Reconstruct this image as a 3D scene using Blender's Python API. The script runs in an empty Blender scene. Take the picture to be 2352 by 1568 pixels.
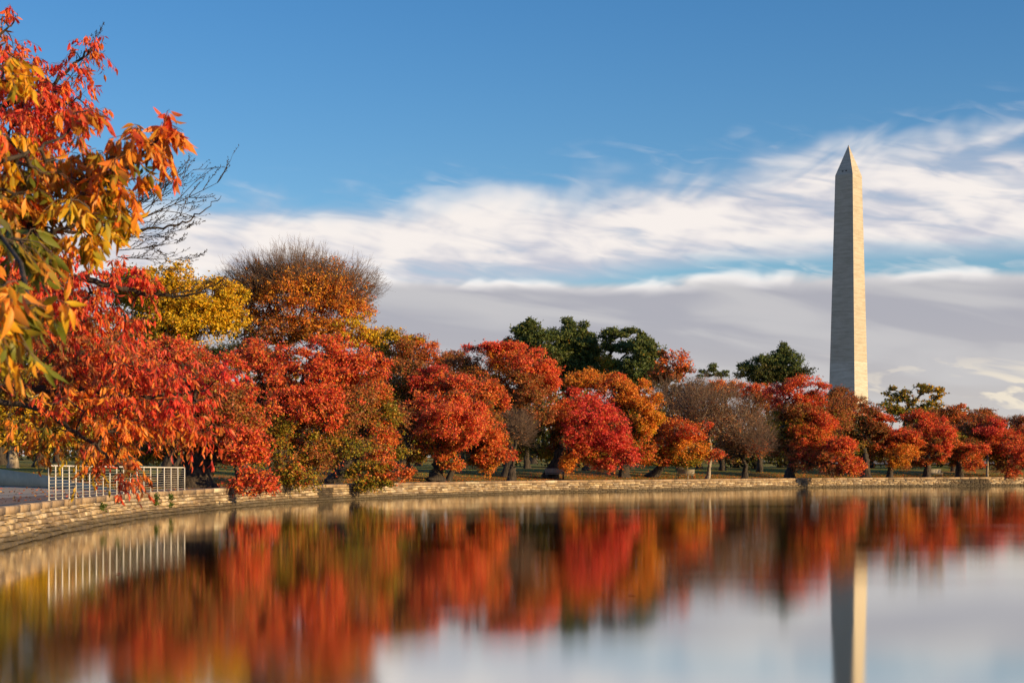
import bpy, math, random
import numpy as np

scene = bpy.context.scene
col = scene.collection
rad = math.radians
F = 3800.0 / 2352.0            # focal length / picture width
CAM_Z = 2.0

# ------------------------------------------------------------------ camera
cam_data = bpy.data.cameras.new('camera')
cam = bpy.data.objects.new('camera', cam_data)
col.objects.link(cam)
cam.location = (0, 0, CAM_Z)
cam.rotation_euler = (rad(90), 0, 0)
cam_data.sensor_width = 36.0
cam_data.lens = 36.0 * F
cam_data.shift_y = (1075 - 784) / 2352.0
cam_data.clip_start = 0.1
cam_data.clip_end = 20000
cam_data.dof.use_dof = True
cam_data.dof.focus_distance = 95
cam_data.dof.aperture_fstop = 8.0
scene.camera = cam

# ------------------------------------------------------------------ sky and sun
SUN_AZ, SUN_EL = 120.0, 13.0
world = bpy.data.worlds.new('World')
scene.world = world
world.use_nodes = True


class NT:
    """small helper to chain shader nodes"""
    def __init__(self, tree):
        self.t = tree
        self.n = tree.nodes
        self.l = tree.links

    def put(self, sock, v):
        if hasattr(v, 'is_linked') or hasattr(v, 'links'):
            self.l.new(v, sock)
        elif v is not None:
            sock.default_value = v

    def math(self, op, a, b=None, c=None, clamp=False):
        m = self.n.new('ShaderNodeMath')
        m.operation = op
        m.use_clamp = clamp
        self.put(m.inputs[0], a)
        if b is not None:
            self.put(m.inputs[1], b)
        if c is not None:
            self.put(m.inputs[2], c)
        return m.outputs[0]

    def sstep(self, v, a, b, lo=0.0, hi=1.0):
        m = self.n.new('ShaderNodeMapRange')
        m.interpolation_type = 'SMOOTHSTEP'
        self.put(m.inputs['Value'], v)
        self.put(m.inputs['From Min'], a)
        self.put(m.inputs['From Max'], b)
        self.put(m.inputs['To Min'], lo)
        self.put(m.inputs['To Max'], hi)
        return m.outputs[0]

    def mix(self, f, a, b, mode='MIX'):
        m = self.n.new('ShaderNodeMix')
        m.data_type = 'RGBA'
        m.blend_type = mode
        self.put(m.inputs[0], f)
        self.put(m.inputs[6], a if not isinstance(a, tuple) else (*a[:3], 1))
        self.put(m.inputs[7], b if not isinstance(b, tuple) else (*b[:3], 1))
        return m.outputs[2]

    def noise(self, vec, scale, detail=4, rough=0.55, dist=0.0):
        m = self.n.new('ShaderNodeTexNoise')
        self.put(m.inputs['Vector'], vec)
        m.inputs['Scale'].default_value = scale
        m.inputs['Detail'].default_value = detail
        m.inputs['Roughness'].default_value = rough
        m.inputs['Distortion'].default_value = dist
        return m.outputs['Fac']

    def xyz(self, x, y, z):
        m = self.n.new('ShaderNodeCombineXYZ')
        self.put(m.inputs[0], x)
        self.put(m.inputs[1], y)
        self.put(m.inputs[2], z)
        return m.outputs[0]

    def sep(self, v):
        m = self.n.new('ShaderNodeSeparateXYZ')
        self.put(m.inputs[0], v)
        return m.outputs

    def mapping(self, v, loc=(0, 0, 0), rot=(0, 0, 0), scale=(1, 1, 1)):
        m = self.n.new('ShaderNodeMapping')
        self.put(m.inputs[0], v)
        m.inputs[1].default_value = loc
        m.inputs[2].default_value = rot
        m.inputs[3].default_value = scale
        return m.outputs[0]


w = NT(world.node_tree)
bg = w.n['Background']
sky = w.n.new('ShaderNodeTexSky')
sky.sky_type = 'NISHITA'
sky.sun_disc = False
sky.sun_elevation = rad(SUN_EL)
sky.sun_rotation = rad(SUN_AZ)
sky.air_density = 1.0
sky.dust_density = 0.3
sky.ozone_density = 3.0
hs = w.n.new('ShaderNodeHueSaturation')
hs.inputs['Hue'].default_value = 0.507
hs.inputs['Saturation'].default_value = 1.27
hs.inputs['Value'].default_value = 1.17
w.l.new(sky.outputs[0], hs.inputs['Color'])
tc = w.n.new('ShaderNodeTexCoord')
D = tc.outputs['Generated']
dx, dy, dz = w.sep(D)
hyp = w.math('SQRT', w.math('ADD', w.math('MULTIPLY', dx, dx), w.math('MULTIPLY', dy, dy)))
s = w.math('DIVIDE', dx, hyp)                 # sine of the azimuth
c_ = w.math('DIVIDE', dy, hyp)
e = w.math('DIVIDE', dz, hyp)                 # tangent of the elevation
# slow waves bend the cloud layers
lowv = w.xyz(w.math('MULTIPLY', s, 5.0), w.math('MULTIPLY', c_, 5.0), w.math('MULTIPLY', e, 9.0))
low = w.noise(lowv, 1.6, 3, 0.5)
lowc = w.math('SUBTRACT', low, 0.5)
# long streaks: stretched along the drift, falling slightly to the right
drift = w.math('ADD', e, w.math('MULTIPLY', s, 0.16))
stv = w.xyz(w.math('MULTIPLY', s, 5.5), w.math('MULTIPLY', c_, 5.5), w.math('MULTIPLY', drift, 30.0))
st = w.noise(stv, 1.5, 3.0, 0.48, 0.6)
fiv = w.xyz(w.math('MULTIPLY', s, 16.0), w.math('MULTIPLY', c_, 16.0), w.math('MULTIPLY', drift, 70.0))
fi = w.noise(fiv, 1.6, 3.0, 0.5, 0.8)
pfv = w.xyz(w.math('MULTIPLY', s, 17.0), w.math('MULTIPLY', c_, 17.0), w.math('MULTIPLY', w.math('SUBTRACT', e, w.math('MULTIPLY', s, 0.25)), 30.0))
pf = w.noise(pfv, 1.0, 3.0, 0.5, 0.5)
# deck of white cloud
T = w.math('ADD', 0.171, w.math('ADD', w.math('MULTIPLY', s, 0.075), w.math('MULTIPLY', w.math('MULTIPLY', s, s), 0.11)))
T = w.math('ADD', T, w.math('MULTIPLY', lowc, 0.020))
T = w.math('ADD', T, w.math('MULTIPLY', w.math('SUBTRACT', pf, 0.5), 0.050))
T = w.math('ADD', T, w.math('MULTIPLY', w.math('SUBTRACT', st, 0.5), 0.016))
above = w.sstep(w.math('SUBTRACT', T, e), -0.008, 0.024)
gapc = w.math('ADD', 0.1165, w.math('MULTIPLY', lowc, 0.010))
gaph = w.sstep(s, -0.07, 0.14, -0.011, 0.0075)
gaph = w.math('ADD', gaph, w.math('MULTIPLY', w.math('SUBTRACT', st, 0.5), 0.022))
below = w.sstep(w.math('SUBTRACT', e, w.math('ADD', gapc, gaph)), -0.006, 0.012)
body = w.sstep(w.math('ADD', w.math('MULTIPLY', st, 0.68), w.math('MULTIPLY', fi, 0.32)), 0.30, 0.50)
thin = w.sstep(w.math('SUBTRACT', T, e), 0.0, 0.05)
body = w.math('ADD', w.math('MULTIPLY', body, 0.45), 0.56, clamp=True)
up = w.math('MULTIPLY', w.math('MULTIPLY', above, below), body, clamp=True)
# wisps inside the gap
wisp = w.math('MULTIPLY', w.sstep(fi, 0.47, 0.70), w.sstep(w.math('SUBTRACT', T, e), -0.02, 0.01))
up = w.math('MAXIMUM', up, w.math('MULTIPLY', wisp, 0.35))
# colours (sky strength is 0.1, so 10 = display white)
shade = w.sstep(w.math('ADD', w.math('MULTIPLY', fi, 0.25), w.math('ADD', w.math('MULTIPLY', st, 0.45), w.math('MULTIPLY', pf, 0.30))), 0.40, 0.58)
upc = w.mix(shade, (4.5, 4.6, 5.3), (7.5, 7.0, 6.7))
# lower grey deck, bright on its upper rim
rimv = w.math('SUBTRACT', w.math('ADD', 0.1145, w.math('MULTIPLY', lowc, 0.008)), e)
rimv = w.math('ADD', rimv, w.math('MULTIPLY', w.math('SUBTRACT', st, 0.5), 0.016))
rimv = w.math('ADD', rimv, w.math('MULTIPLY', w.math('SUBTRACT', pf, 0.5), 0.014))
deck = w.sstep(rimv, -0.003, 0.004)
rim = w.math('MULTIPLY', w.sstep(rimv, 0.0, 0.010, 1.0, 0.0), w.sstep(pf, 0.38, 0.60, 0.25, 1.0))
grey = w.mix(w.sstep(e, 0.0, 0.095), (5.1, 4.7, 4.35), (3.5, 3.45, 3.85))
grey = w.mix(w.math('MULTIPLY', w.sstep(st, 0.42, 0.66), 0.75), grey, (4.9, 4.75, 4.8))
warm = w.math('MULTIPLY', w.math('MULTIPLY', w.sstep(fi, 0.52, 0.66, 0.0, 0.8), w.sstep(e, 0.075, 0.045)), w.sstep(s, 0.12, 0.30))
grey = w.mix(warm, grey, (7.6, 6.7, 5.3))
grey = w.mix(w.math('MULTIPLY', rim, 0.85), grey, (9.3, 8.8, 8.3))
skyc = w.mix(up, hs.outputs[0], upc)
skyc = w.mix(w.math('MULTIPLY', deck, 0.97), skyc, grey)
w.l.new(skyc, bg.inputs['Color'])
bg.inputs['Strength'].default_value = 0.1

sun_data = bpy.data.lights.new('sun', 'SUN')
sun_data.energy = 5.0
sun_data.angle = rad(0.6)
sun_data.color = (1.0, 0.69, 0.33)
sun = bpy.data.objects.new('sun', sun_data)
col.objects.link(sun)
sun.rotation_euler = (rad(90 - SUN_EL), 0, rad(180 - SUN_AZ) + 0.0)
sun.location = (100, -50, 60)

scene.view_settings.view_transform = 'Standard'
scene.view_settings.look = 'None'
scene.view_settings.exposure = 0.32
scene.view_settings.gamma = 1.0
scene.view_settings.use_curve_mapping = False
scene.cycles.max_bounces = 6
scene.cycles.diffuse_bounces = 3
scene.cycles.glossy_bounces = 3
scene.cycles.transmission_bounces = 3
scene.cycles.caustics_reflective = False
scene.cycles.caustics_refractive = False

SUNV = np.array([math.sin(rad(SUN_AZ)) * math.cos(rad(SUN_EL)), math.cos(rad(SUN_AZ)) * math.cos(rad(SUN_EL)), math.sin(rad(SUN_EL))])


# ------------------------------------------------------------------ helpers
def lin(c):
    return tuple(((v / 255) / 12.92 if v / 255 <= 0.04045 else ((v / 255 + 0.055) / 1.055) ** 2.4) for v in c)


def P(px, py, d):
    """a point d metres in front, seen px right and py down in the 2352 px wide picture"""
    return np.array([(px - 1176) / 3800.0 * d, d, CAM_Z + (1075 - py) / 3800.0 * d])


def mesh_from(name, verts, faces_flat, counts, mat, fcol=None, smooth=False):
    me = bpy.data.meshes.new(name)
    v = np.asarray(verts, dtype=np.float32).reshape(-1, 3)
    f = np.asarray(faces_flat, dtype=np.int32).ravel()
    counts = np.asarray(counts, dtype=np.int32)
    me.vertices.add(len(v))
    me.vertices.foreach_set('co', v.ravel())
    me.loops.add(len(f))
    me.loops.foreach_set('vertex_index', f)
    me.polygons.add(len(counts))
    starts = np.concatenate([[0], np.cumsum(counts)[:-1]]).astype(np.int32)
    me.polygons.foreach_set('loop_start', starts)
    me.polygons.foreach_set('loop_total', counts)
    if smooth:
        me.polygons.foreach_set('use_smooth', np.ones(len(counts), dtype=bool))
    me.update(calc_edges=True)
    if fcol is not None:
        a = me.attributes.new('Col', 'FLOAT_COLOR', 'FACE')
        c = np.ones((len(counts), 4), dtype=np.float32)
        c[:, :3] = fcol
        a.data.foreach_set('color', c.ravel())
    if mat is not None:
        me.materials.append(mat)
    return me


def link(name, me, parent=None, loc=None, kind=None):
    o = bpy.data.objects.new(name, me)
    col.objects.link(o)
    if parent is not None:
        o.parent = parent
    if loc is not None:
        o.location = loc
    if kind:
        o['kind'] = kind
    return o


def thing(name, label, cat, loc, rotz=0.0, group=None):
    o = bpy.data.objects.new(name, None)
    o.empty_display_size = 0.3
    col.objects.link(o)
    o.location = loc
    o.rotation_euler = (0, 0, rotz)
    o['label'] = label
    o['category'] = cat
    if group:
        o['group'] = group
    return o


class MB:
    """collects boxes, tubes, prisms into one mesh"""
    def __init__(self):
        self.v, self.f, self.c, self.nv = [], [], [], 0

    def add(self, v, faces):
        v = np.asarray(v, dtype=float).reshape(-1, 3)
        for f in faces:
            self.f.extend([i + self.nv for i in f])
            self.c.append(len(f))
        self.v.append(v)
        self.nv += len(v)

    def box(self, lo, hi, M=None, off=(0, 0, 0)):
        x0, y0, z0 = lo
        x1, y1, z1 = hi
        v = np.array([[x0, y0, z0], [x1, y0, z0], [x1, y1, z0], [x0, y1, z0], [x0, y0, z1], [x1, y0, z1], [x1, y1, z1], [x0, y1, z1]], dtype=float)
        if M is not None:
            v = v @ np.asarray(M).T
        v = v + np.asarray(off)
        self.add(v, [(3, 2, 1, 0), (4, 5, 6, 7), (0, 1, 5, 4), (1, 2, 6, 5), (2, 3, 7, 6), (3, 0, 4, 7)])

    def tube(self, pts, radii, n=6, cap=True):
        pts = np.asarray(pts, dtype=float)
        m = len(pts)
        tang = np.gradient(pts, axis=0)
        tang /= np.linalg.norm(tang, axis=1)[:, None] + 1e-9
        ref = np.array([0.31, 0.17, 0.93]) if abs(tang[0][2]) < 0.8 else np.array([1.0, 0.2, 0.0])
        vs = []
        for i in range(m):
            a = np.cross(tang[i], ref)
            a /= np.linalg.norm(a) + 1e-9
            b = np.cross(tang[i], a)
            for k in range(n):
                th = 2 * math.pi * k / n
                vs.append(pts[i] + radii[i] * (math.cos(th) * a + math.sin(th) * b))
        fs = []
        for i in range(m - 1):
            for k in range(n):
                k2 = (k + 1) % n
                fs.append((i * n + k, i * n + k2, (i + 1) * n + k2, (i + 1) * n + k))
        if cap:
            fs.append(tuple(range(n))[::-1])
            fs.append(tuple((m - 1) * n + k for k in range(n)))
        self.add(vs, fs)

    def mesh(self, name, mat, smooth=False, fcol=None):
        return mesh_from(name, np.concatenate(self.v), self.f, self.c, mat, fcol, smooth)


def tubes_segments(A, B, ra, rb, n=4):
    """many straight tapered segments at once -> verts, faces, counts"""
    A = np.asarray(A); B = np.asarray(B)
    t = B - A
    L = np.linalg.norm(t, axis=1)[:, None] + 1e-9
    t = t / L
    ref = np.where(np.abs(t[:, 2:3]) < 0.8, np.array([[0.0, 0.0, 1.0]]), np.array([[1.0, 0.0, 0.0]]))
    a = np.cross(t, ref)
    a /= np.linalg.norm(a, axis=1)[:, None] + 1e-9
    b = np.cross(t, a)
    N = len(A)
    V = np.zeros((N, 2 * n, 3))
    for k in range(n):
        th = 2 * math.pi * k / n
        dirv = math.cos(th) * a + math.sin(th) * b
        V[:, k] = A + dirv * np.asarray(ra)[:, None]
        V[:, n + k] = B + dirv * np.asarray(rb)[:, None]
    base = (np.arange(N) * 2 * n)[:, None, None]
    quad = np.array([[k, (k + 1) % n, n + (k + 1) % n, n + k] for k in range(n)])[None]
    Fc = (base + quad).reshape(-1)
    return V.reshape(-1, 3), Fc, np.full(N * n, 4)


# ------------------------------------------------------------------ materials
def new_mat(name):
    m = bpy.data.materials.new(name)
    m.use_nodes = True
    nt = NT(m.node_tree)
    return m, nt, nt.n['Principled BSDF']


def bump(nt, b, h, strength=0.4, dist=0.02):
    n = nt.n.new('ShaderNodeBump')
    n.inputs['Strength'].default_value = strength
    n.inputs['Distance'].default_value = dist
    nt.put(n.inputs['Height'], h)
    nt.l.new(n.outputs[0], b.inputs['Normal'])


def attr(nt, name='Col'):
    a = nt.n.new('ShaderNodeAttribute')
    a.attribute_name = name
    return a.outputs['Color']


def geo(nt):
    return nt.n.new('ShaderNodeNewGeometry').outputs['Position']


def leaf_material(name, trans=0.34, gloss=0.25, vein=False):
    m, nt, b = new_mat(name)
    cc = attr(nt)
    if vein:
        oc = nt.n.new('ShaderNodeTexCoord').outputs['Object']
        n1 = nt.noise(oc, 30, 3)
        cc = nt.mix(nt.sstep(n1, 0.50, 0.70), cc, nt.mix(1.0, cc, (1.25, 0.75, 0.55), 'MULTIPLY'))
    b.inputs['Roughness'].default_value = 0.45
    b.inputs['Specular IOR Level'].default_value = gloss
    nt.l.new(cc, b.inputs['Base Color'])
    tr = nt.n.new('ShaderNodeBsdfTranslucent')
    nt.l.new(nt.mix(1.0, cc, (1.25, 1.1, 0.8), 'MULTIPLY'), tr.inputs['Color'])
    ms = nt.n.new('ShaderNodeMixShader')
    ms.inputs[0].default_value = trans
    nt.l.new(b.outputs[0], ms.inputs[1])
    nt.l.new(tr.outputs[0], ms.inputs[2])
    nt.l.new(ms.outputs[0], nt.n['Material Output'].inputs['Surface'])
    return m


LEAF = leaf_material('autumn_leaf', 0.27)
NEARLEAF = leaf_material('cherry_leaf', 0.38, 0.4, vein=True)
EVERGREEN = leaf_material('evergreen_leaf', 0.22, 0.2)

BARK, nt, b = new_mat('dark_bark')
pz = geo(nt)
n1 = nt.noise(nt.mapping(pz, scale=(3.5, 3.5, 0.9)), 2.2, 6, 0.65)
n2 = nt.noise(pz, 0.7, 3)
nt.l.new(nt.mix(nt.sstep(n1, 0.35, 0.68), (0.016, 0.012, 0.010), (0.085, 0.066, 0.052)), b.inputs['Base Color'])
b.inputs['Roughness'].default_value = 0.9
bump(nt, b, n1, 0.9, 0.08)

TWIG, nt, b = new_mat('grey_brown_twig')
n1 = nt.noise(geo(nt), 0.9, 3)
nt.l.new(nt.mix(n1, (0.09, 0.055, 0.040), (0.22, 0.15, 0.115)), b.inputs['Base Color'])
b.inputs['Roughness'].default_value = 0.85

PALEBARK, nt, b = new_mat('pale_bark')
n1 = nt.noise(nt.mapping(geo(nt), scale=(3, 3, 1)), 2.5, 5)
nt.l.new(nt.mix(nt.sstep(n1, 0.35, 0.65), (0.16, 0.13, 0.10), (0.42, 0.36, 0.29)), b.inputs['Base Color'])
b.inputs['Roughness'].default_value = 0.85
bump(nt, b, n1, 0.5, 0.03)

STONE, nt, b = new_mat('wall_stone')
p = geo(nt)
cc = attr(nt)
n1 = nt.noise(p, 3.0, 6, 0.6)
n2 = nt.noise(p, 14.0, 5, 0.6)
n3 = nt.noise(nt.mapping(p, scale=(0.5, 0.5, 1.6)), 1.1, 4, 0.6)
base = nt.mix(nt.sstep(n1, 0.35, 0.72, 0.0, 0.75), cc, nt.mix(1.0, cc, (0.62, 0.52, 0.42), 'MULTIPLY'))
base = nt.mix(nt.sstep(n2, 0.55, 0.75, 0.0, 0.5), base, nt.mix(1.0, base, (1.30, 1.25, 1.15), 'MULTIPLY'))
base = nt.mix(nt.sstep(n3, 0.50, 0.66, 0.0, 0.65), base, (0.15, 0.105, 0.065))
z = nt.sep(p)[2]
tide = nt.sstep(nt.math('ADD', z, nt.math('MULTIPLY', nt.math('SUBTRACT', n1, 0.5), 0.25)), 0.12, 0.36, 0.90, 0.0)
base = nt.mix(tide, base, (0.075, 0.060, 0.038))
nt.l.new(base, b.inputs['Base Color'])
b.inputs['Roughness'].default_value = 0.85
bump(nt, b, n2, 0.7, 0.03)

MORTAR, nt, b = new_mat('dark_mortar')
n1 = nt.noise(geo(nt), 4.0, 4)
nt.l.new(nt.mix(n1, (0.045, 0.034, 0.022), (0.13, 0.10, 0.065)), b.inputs['Base Color'])
b.inputs['Roughness'].default_value = 0.95

GROUND, nt, b = new_mat('leafy_grass')
p = geo(nt)
n1 = nt.noise(p, 0.09, 4, 0.6)
n2 = nt.noise(p, 0.8, 5, 0.65)
n3 = nt.noise(p, 9.0, 4, 0.7)
grass = nt.mix(nt.sstep(n2, 0.35, 0.65), (0.085, 0.115, 0.006), (0.27, 0.27, 0.016))
leafc = nt.mix(nt.sstep(n3, 0.4, 0.62), (0.22, 0.10, 0.022), (0.46, 0.24, 0.05))
lm = nt.math('ADD', nt.math('MULTIPLY', n1, 0.55), nt.math('ADD', nt.math('MULTIPLY', n2, 0.25), nt.math('MULTIPLY', n3, 0.35)))
nt.l.new(nt.mix(nt.sstep(lm, 0.57, 0.68), grass, leafc), b.inputs['Base Color'])
b.inputs['Roughness'].default_value = 0.95
bump(nt, b, nt.math('ADD', n2, nt.math('MULTIPLY', n3, 0.5)), 0.9, 0.25)

PATH, nt, b = new_mat('brown_path')
p = geo(nt)
n1 = nt.noise(p, 1.2, 5, 0.6)
n3 = nt.noise(p, 11.0, 3, 0.7)
base = nt.mix(n1, (0.15, 0.10, 0.075), (0.27, 0.19, 0.14))
base = nt.mix(nt.sstep(n3, 0.60, 0.66), base, (0.42, 0.16, 0.06))
nt.l.new(base, b.inputs['Base Color'])
b.inputs['Roughness'].default_value = 0.9
bump(nt, b, n3, 0.3, 0.02)

CONC, nt, b = new_mat('weathered_concrete')
p = geo(nt)
n1 = nt.noise(nt.mapping(p, scale=(1, 1, 2.5)), 0.5, 5, 0.6)
n2 = nt.noise(p, 12.0, 4)
base = nt.mix(nt.sstep(n1, 0.3, 0.7), (0.56, 0.42, 0.26), (0.70, 0.54, 0.34))
base = nt.mix(nt.sstep(n2, 0.4, 0.7, 0, 0.35), base, (0.36, 0.29, 0.20))
nt.l.new(base, b.inputs['Base Color'])
b.inputs['Roughness'].default_value = 0.9
bump(nt, b, n2, 0.25, 0.01)

PAVE, nt, b = new_mat('pale_pavement')
p = geo(nt)
n1 = nt.noise(p, 0.4, 5, 0.6)
n2 = nt.noise(p, 7.0, 4)
base = nt.mix(n1, (0.34, 0.28, 0.21), (0.48, 0.41, 0.31))
base = nt.mix(nt.sstep(n2, 0.5, 0.8, 0, 0.4), base, (0.2, 0.17, 0.14))
nt.l.new(base, b.inputs['Base Color'])
b.inputs['Roughness'].default_value = 0.9

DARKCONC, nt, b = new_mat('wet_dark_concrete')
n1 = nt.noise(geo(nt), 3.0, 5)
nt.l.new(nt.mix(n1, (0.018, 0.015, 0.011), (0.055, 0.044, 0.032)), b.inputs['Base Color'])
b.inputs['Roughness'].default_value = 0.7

PAINT, nt, b = new_mat('white_rail_paint')
n1 = nt.noise(geo(nt), 20.0, 3)
nt.l.new(nt.mix(nt.sstep(n1, 0.55, 0.75), (0.80, 0.78, 0.72), (0.60, 0.54, 0.44)), b.inputs['Base Color'])
b.inputs['Roughness'].default_value = 0.4

STEEL, nt, b = new_mat('steel_wire')
n1 = nt.noise(geo(nt), 9.0, 3)
nt.l.new(nt.mix(n1, (0.50, 0.48, 0.44), (0.66, 0.64, 0.58)), b.inputs['Base Color'])
b.inputs['Roughness'].default_value = 0.5

WOOD, nt, b = new_mat('weathered_bench_wood')
n1 = nt.noise(nt.mapping(nt.n.new('ShaderNodeTexCoord').outputs['Object'], scale=(1, 12, 12)), 3.0, 4)
nt.l.new(nt.mix(n1, (0.30, 0.26, 0.21), (0.55, 0.50, 0.42)), b.inputs['Base Color'])
b.inputs['Roughness'].default_value = 0.7

IRON, nt, b = new_mat('dark_iron')
n1 = nt.noise(geo(nt), 12.0, 3)
nt.l.new(nt.mix(n1, (0.02, 0.02, 0.02), (0.05, 0.045, 0.04)), b.inputs['Base Color'])
b.inputs['Roughness'].default_value = 0.55

WATER, nt, b = new_mat('calm_water')
b.inputs['Base Color'].default_value = (0.010, 0.013, 0.011, 1)
b.inputs['Roughness'].default_value = 0.6
b.inputs['Specular IOR Level'].default_value = 0.0
p = geo(nt)
n1 = nt.noise(nt.mapping(p, scale=(0.03, 0.10, 1)), 1.0, 3)
gl = nt.n.new('ShaderNodeBsdfGlossy')
gl.distribution = 'BECKMANN'
gl.inputs['Color'].default_value = (0.97, 0.96, 0.93, 1)
nt.l.new(nt.sstep(n1, 0.3, 0.7, 0.060, 0.092), gl.inputs['Roughness'])
fr = nt.n.new('ShaderNodeFresnel')
fr.inputs['IOR'].default_value = 1.33
msw = nt.n.new('ShaderNodeMixShader')
nt.l.new(nt.math('ADD', fr.outputs[0], 0.36, clamp=True), msw.inputs[0])
nt.l.new(b.outputs[0], msw.inputs[1])
nt.l.new(gl.outputs[0], msw.inputs[2])
nt.l.new(msw.outputs[0], nt.n['Material Output'].inputs['Surface'])


def marble(name, c0, c1, cd):
    m, nt, b = new_mat(name)
    uv = nt.n.new('ShaderNodeUVMap').outputs[0]
    br = nt.n.new('ShaderNodeTexBrick')
    nt.l.new(uv, br.inputs['Vector'])
    br.inputs['Color1'].default_value = (*c0, 1)
    br.inputs['Color2'].default_value = (*c1, 1)
    br.inputs['Mortar'].default_value = (*cd, 1)
    br.inputs['Scale'].default_value = 1.0
    br.inputs['Brick Width'].default_value = 1.9
    br.inputs['Row Height'].default_value = 0.61
    br.inputs['Mortar Size'].default_value = 0.045
    br.inputs['Mortar Smooth'].default_value = 0.3
    br.offset = 0.5
    us = nt.sep(uv)
    rowv = nt.xyz(nt.math('MULTIPLY', us[0], 0.10), nt.math('MULTIPLY', us[1], 0.9), 0.0)
    n1 = nt.noise(rowv, 1.0, 3, 0.7)
    n2 = nt.noise(uv, 0.12, 3)
    cc = nt.mix(nt.sstep(n1, 0.42, 0.62, 0.0, 0.9), br.outputs['Color'], nt.mix(1.0, br.outputs['Color'], (0.80, 0.785, 0.75), 'MULTIPLY'))
    cc = nt.mix(nt.sstep(n2, 0.35, 0.65, 0.0, 0.35), cc, nt.mix(1.0, cc, (0.82, 0.80, 0.76), 'MULTIPLY'))
    nt.l.new(cc, b.inputs['Base Color'])
    b.inputs['Roughness'].default_value = 0.8
    return m


MARBLE_UP = marble('upper_marble', (0.52, 0.485, 0.42), (0.57, 0.53, 0.46), (0.43, 0.40, 0.345))
MARBLE_LOW = marble('lower_marble', (0.58, 0.565, 0.52), (0.65, 0.63, 0.58), (0.47, 0.455, 0.415))

# ------------------------------------------------------------------ shoreline
SHORE = [(900, 250), (420, 30), (200, -40), (90, -30), (30, -10), (10, -3), (2, 0.5), (-3.2, 3.0), (-6.8, 8), (-9.2, 15), (-11, 24),
         (-12.35, 34), (-13.1, 42.2), (-14.2, 51.4), (-14.95, 61.8), (-15.15, 72.4), (-14.0, 90.5), (-11.84, 100), (-9.1, 110),
         (-5.0, 120), (1.0, 133), (7.2, 141), (14.5, 149.5), (22.5, 160), (31, 171), (44, 181.5), (58.8, 190), (85, 203), (130, 222), (220, 250), (420, 290), (900, 340)]
SHORE = [(x, y) for x, y in SHORE[1:]]


def catmull(pts, step=0.35):
    pts = np.array(pts, dtype=float)
    out = []
    for i in range(len(pts) - 1):
        p0 = pts[max(i - 1, 0)]
        p1, p2 = pts[i], pts[i + 1]
        p3 = pts[min(i + 2, len(pts) - 1)]
        d = np.linalg.norm(p2 - p1)
        n = max(2, int(d / step))
        for k in range(n):
            t = k / n
            out.append(0.5 * ((2 * p1) + (-p0 + p2) * t + (2 * p0 - 5 * p1 + 4 * p2 - p3) * t * t + (-p0 + 3 * p1 - 3 * p2 + p3) * t ** 3))
    out.append(pts[-1])
    return np.array(out)


C = catmull(SHORE)
seg = np.linalg.norm(np.diff(C, axis=0), axis=1)
S = np.concatenate([[0], np.cumsum(seg)])
TG = np.gradient(C, axis=0)
TG /= np.linalg.norm(TG, axis=1)[:, None]
for _ in range(30):
    TG[1:-1] = (TG[:-2] + TG[1:-1] * 2 + TG[2:]) / 4
TG /= np.linalg.norm(TG, axis=1)[:, None]


def shore(s, t=0.0, z=0.0):
    """point at arc length s, t metres inland, height z; the land lies left of travel"""
    s = np.asarray(s, dtype=float)
    x = np.interp(s, S, C[:, 0]); y = np.interp(s, S, C[:, 1])
    tx = np.interp(s, S, TG[:, 0]); ty = np.interp(s, S, TG[:, 1])
    return np.stack([x - ty * t, y + tx * t, np.zeros_like(x) + z], axis=-1)


def s_at_px(px, t=0.0):
    """arc length where the shore is seen at px (far side, beyond y=36)"""
    i0 = np.argmax((C[:, 1] > 34) & (C[:, 0] < 0))
    pts = shore(S[i0:], t)
    q = 1176 + 3800 * pts[:, 0] / pts[:, 1]
    return float(np.interp(px, q, S[i0:]))


def s_at_y(y):
    i0 = np.argmax((C[:, 1] > 10) & (C[:, 0] < 0))
    return float(np.interp(y, C[i0:, 1], S[i0:]))


CC = C[::4]
def shore_d(px):
    i0 = np.argmax((C[:, 1] > 34) & (C[:, 0] < 0))
    q = 1176 + 3800 * C[i0:, 0] / C[i0:, 1]
    q = np.maximum.accumulate(q)
    return float(np.interp(px, q, C[i0:, 1]))


WALLLINE = np.array([P(-560, 1110, 128)[:2], P(-150, 1110, 112)[:2], P(0, 1114, 97)[:2], P(100, 1118, 88)[:2], P(174, 1122, 81)[:2], P(240, 1125, 75)[:2], P(276, 1128, 72)[:2]])
WALLTOP = [2.9, 2.35, 1.97, 1.65, 1.36, 1.17, 1.01]


def ground_z(x, y):
    x = np.atleast_1d(np.asarray(x, float)); y = np.atleast_1d(np.asarray(y, float))
    t = np.full(x.shape, 1e9)
    for k in range(0, len(CC), 200):
        d = np.hypot(x[..., None] - CC[None, k:k + 200, 0], y[..., None] - CC[None, k:k + 200, 1]).min(-1)
        t = np.minimum(t, d)
    tt = np.maximum(t - 2.6, 0)
    z = 0.98 + 1.05 * (1 - np.exp(-tt / 17.0)) + 0.0085 * tt
    z += 0.10 * np.sin(x * 0.11 + 1.3) * np.sin(y * 0.09) * np.clip(tt / 12, 0, 1)
    yl = np.interp(x, WALLLINE[:, 0], WALLLINE[:, 1])
    flat = (x < -17.0) & (y < yl + 2.2) & (y > -5)
    z = np.where(flat, 0.98, z)
    return z


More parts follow.
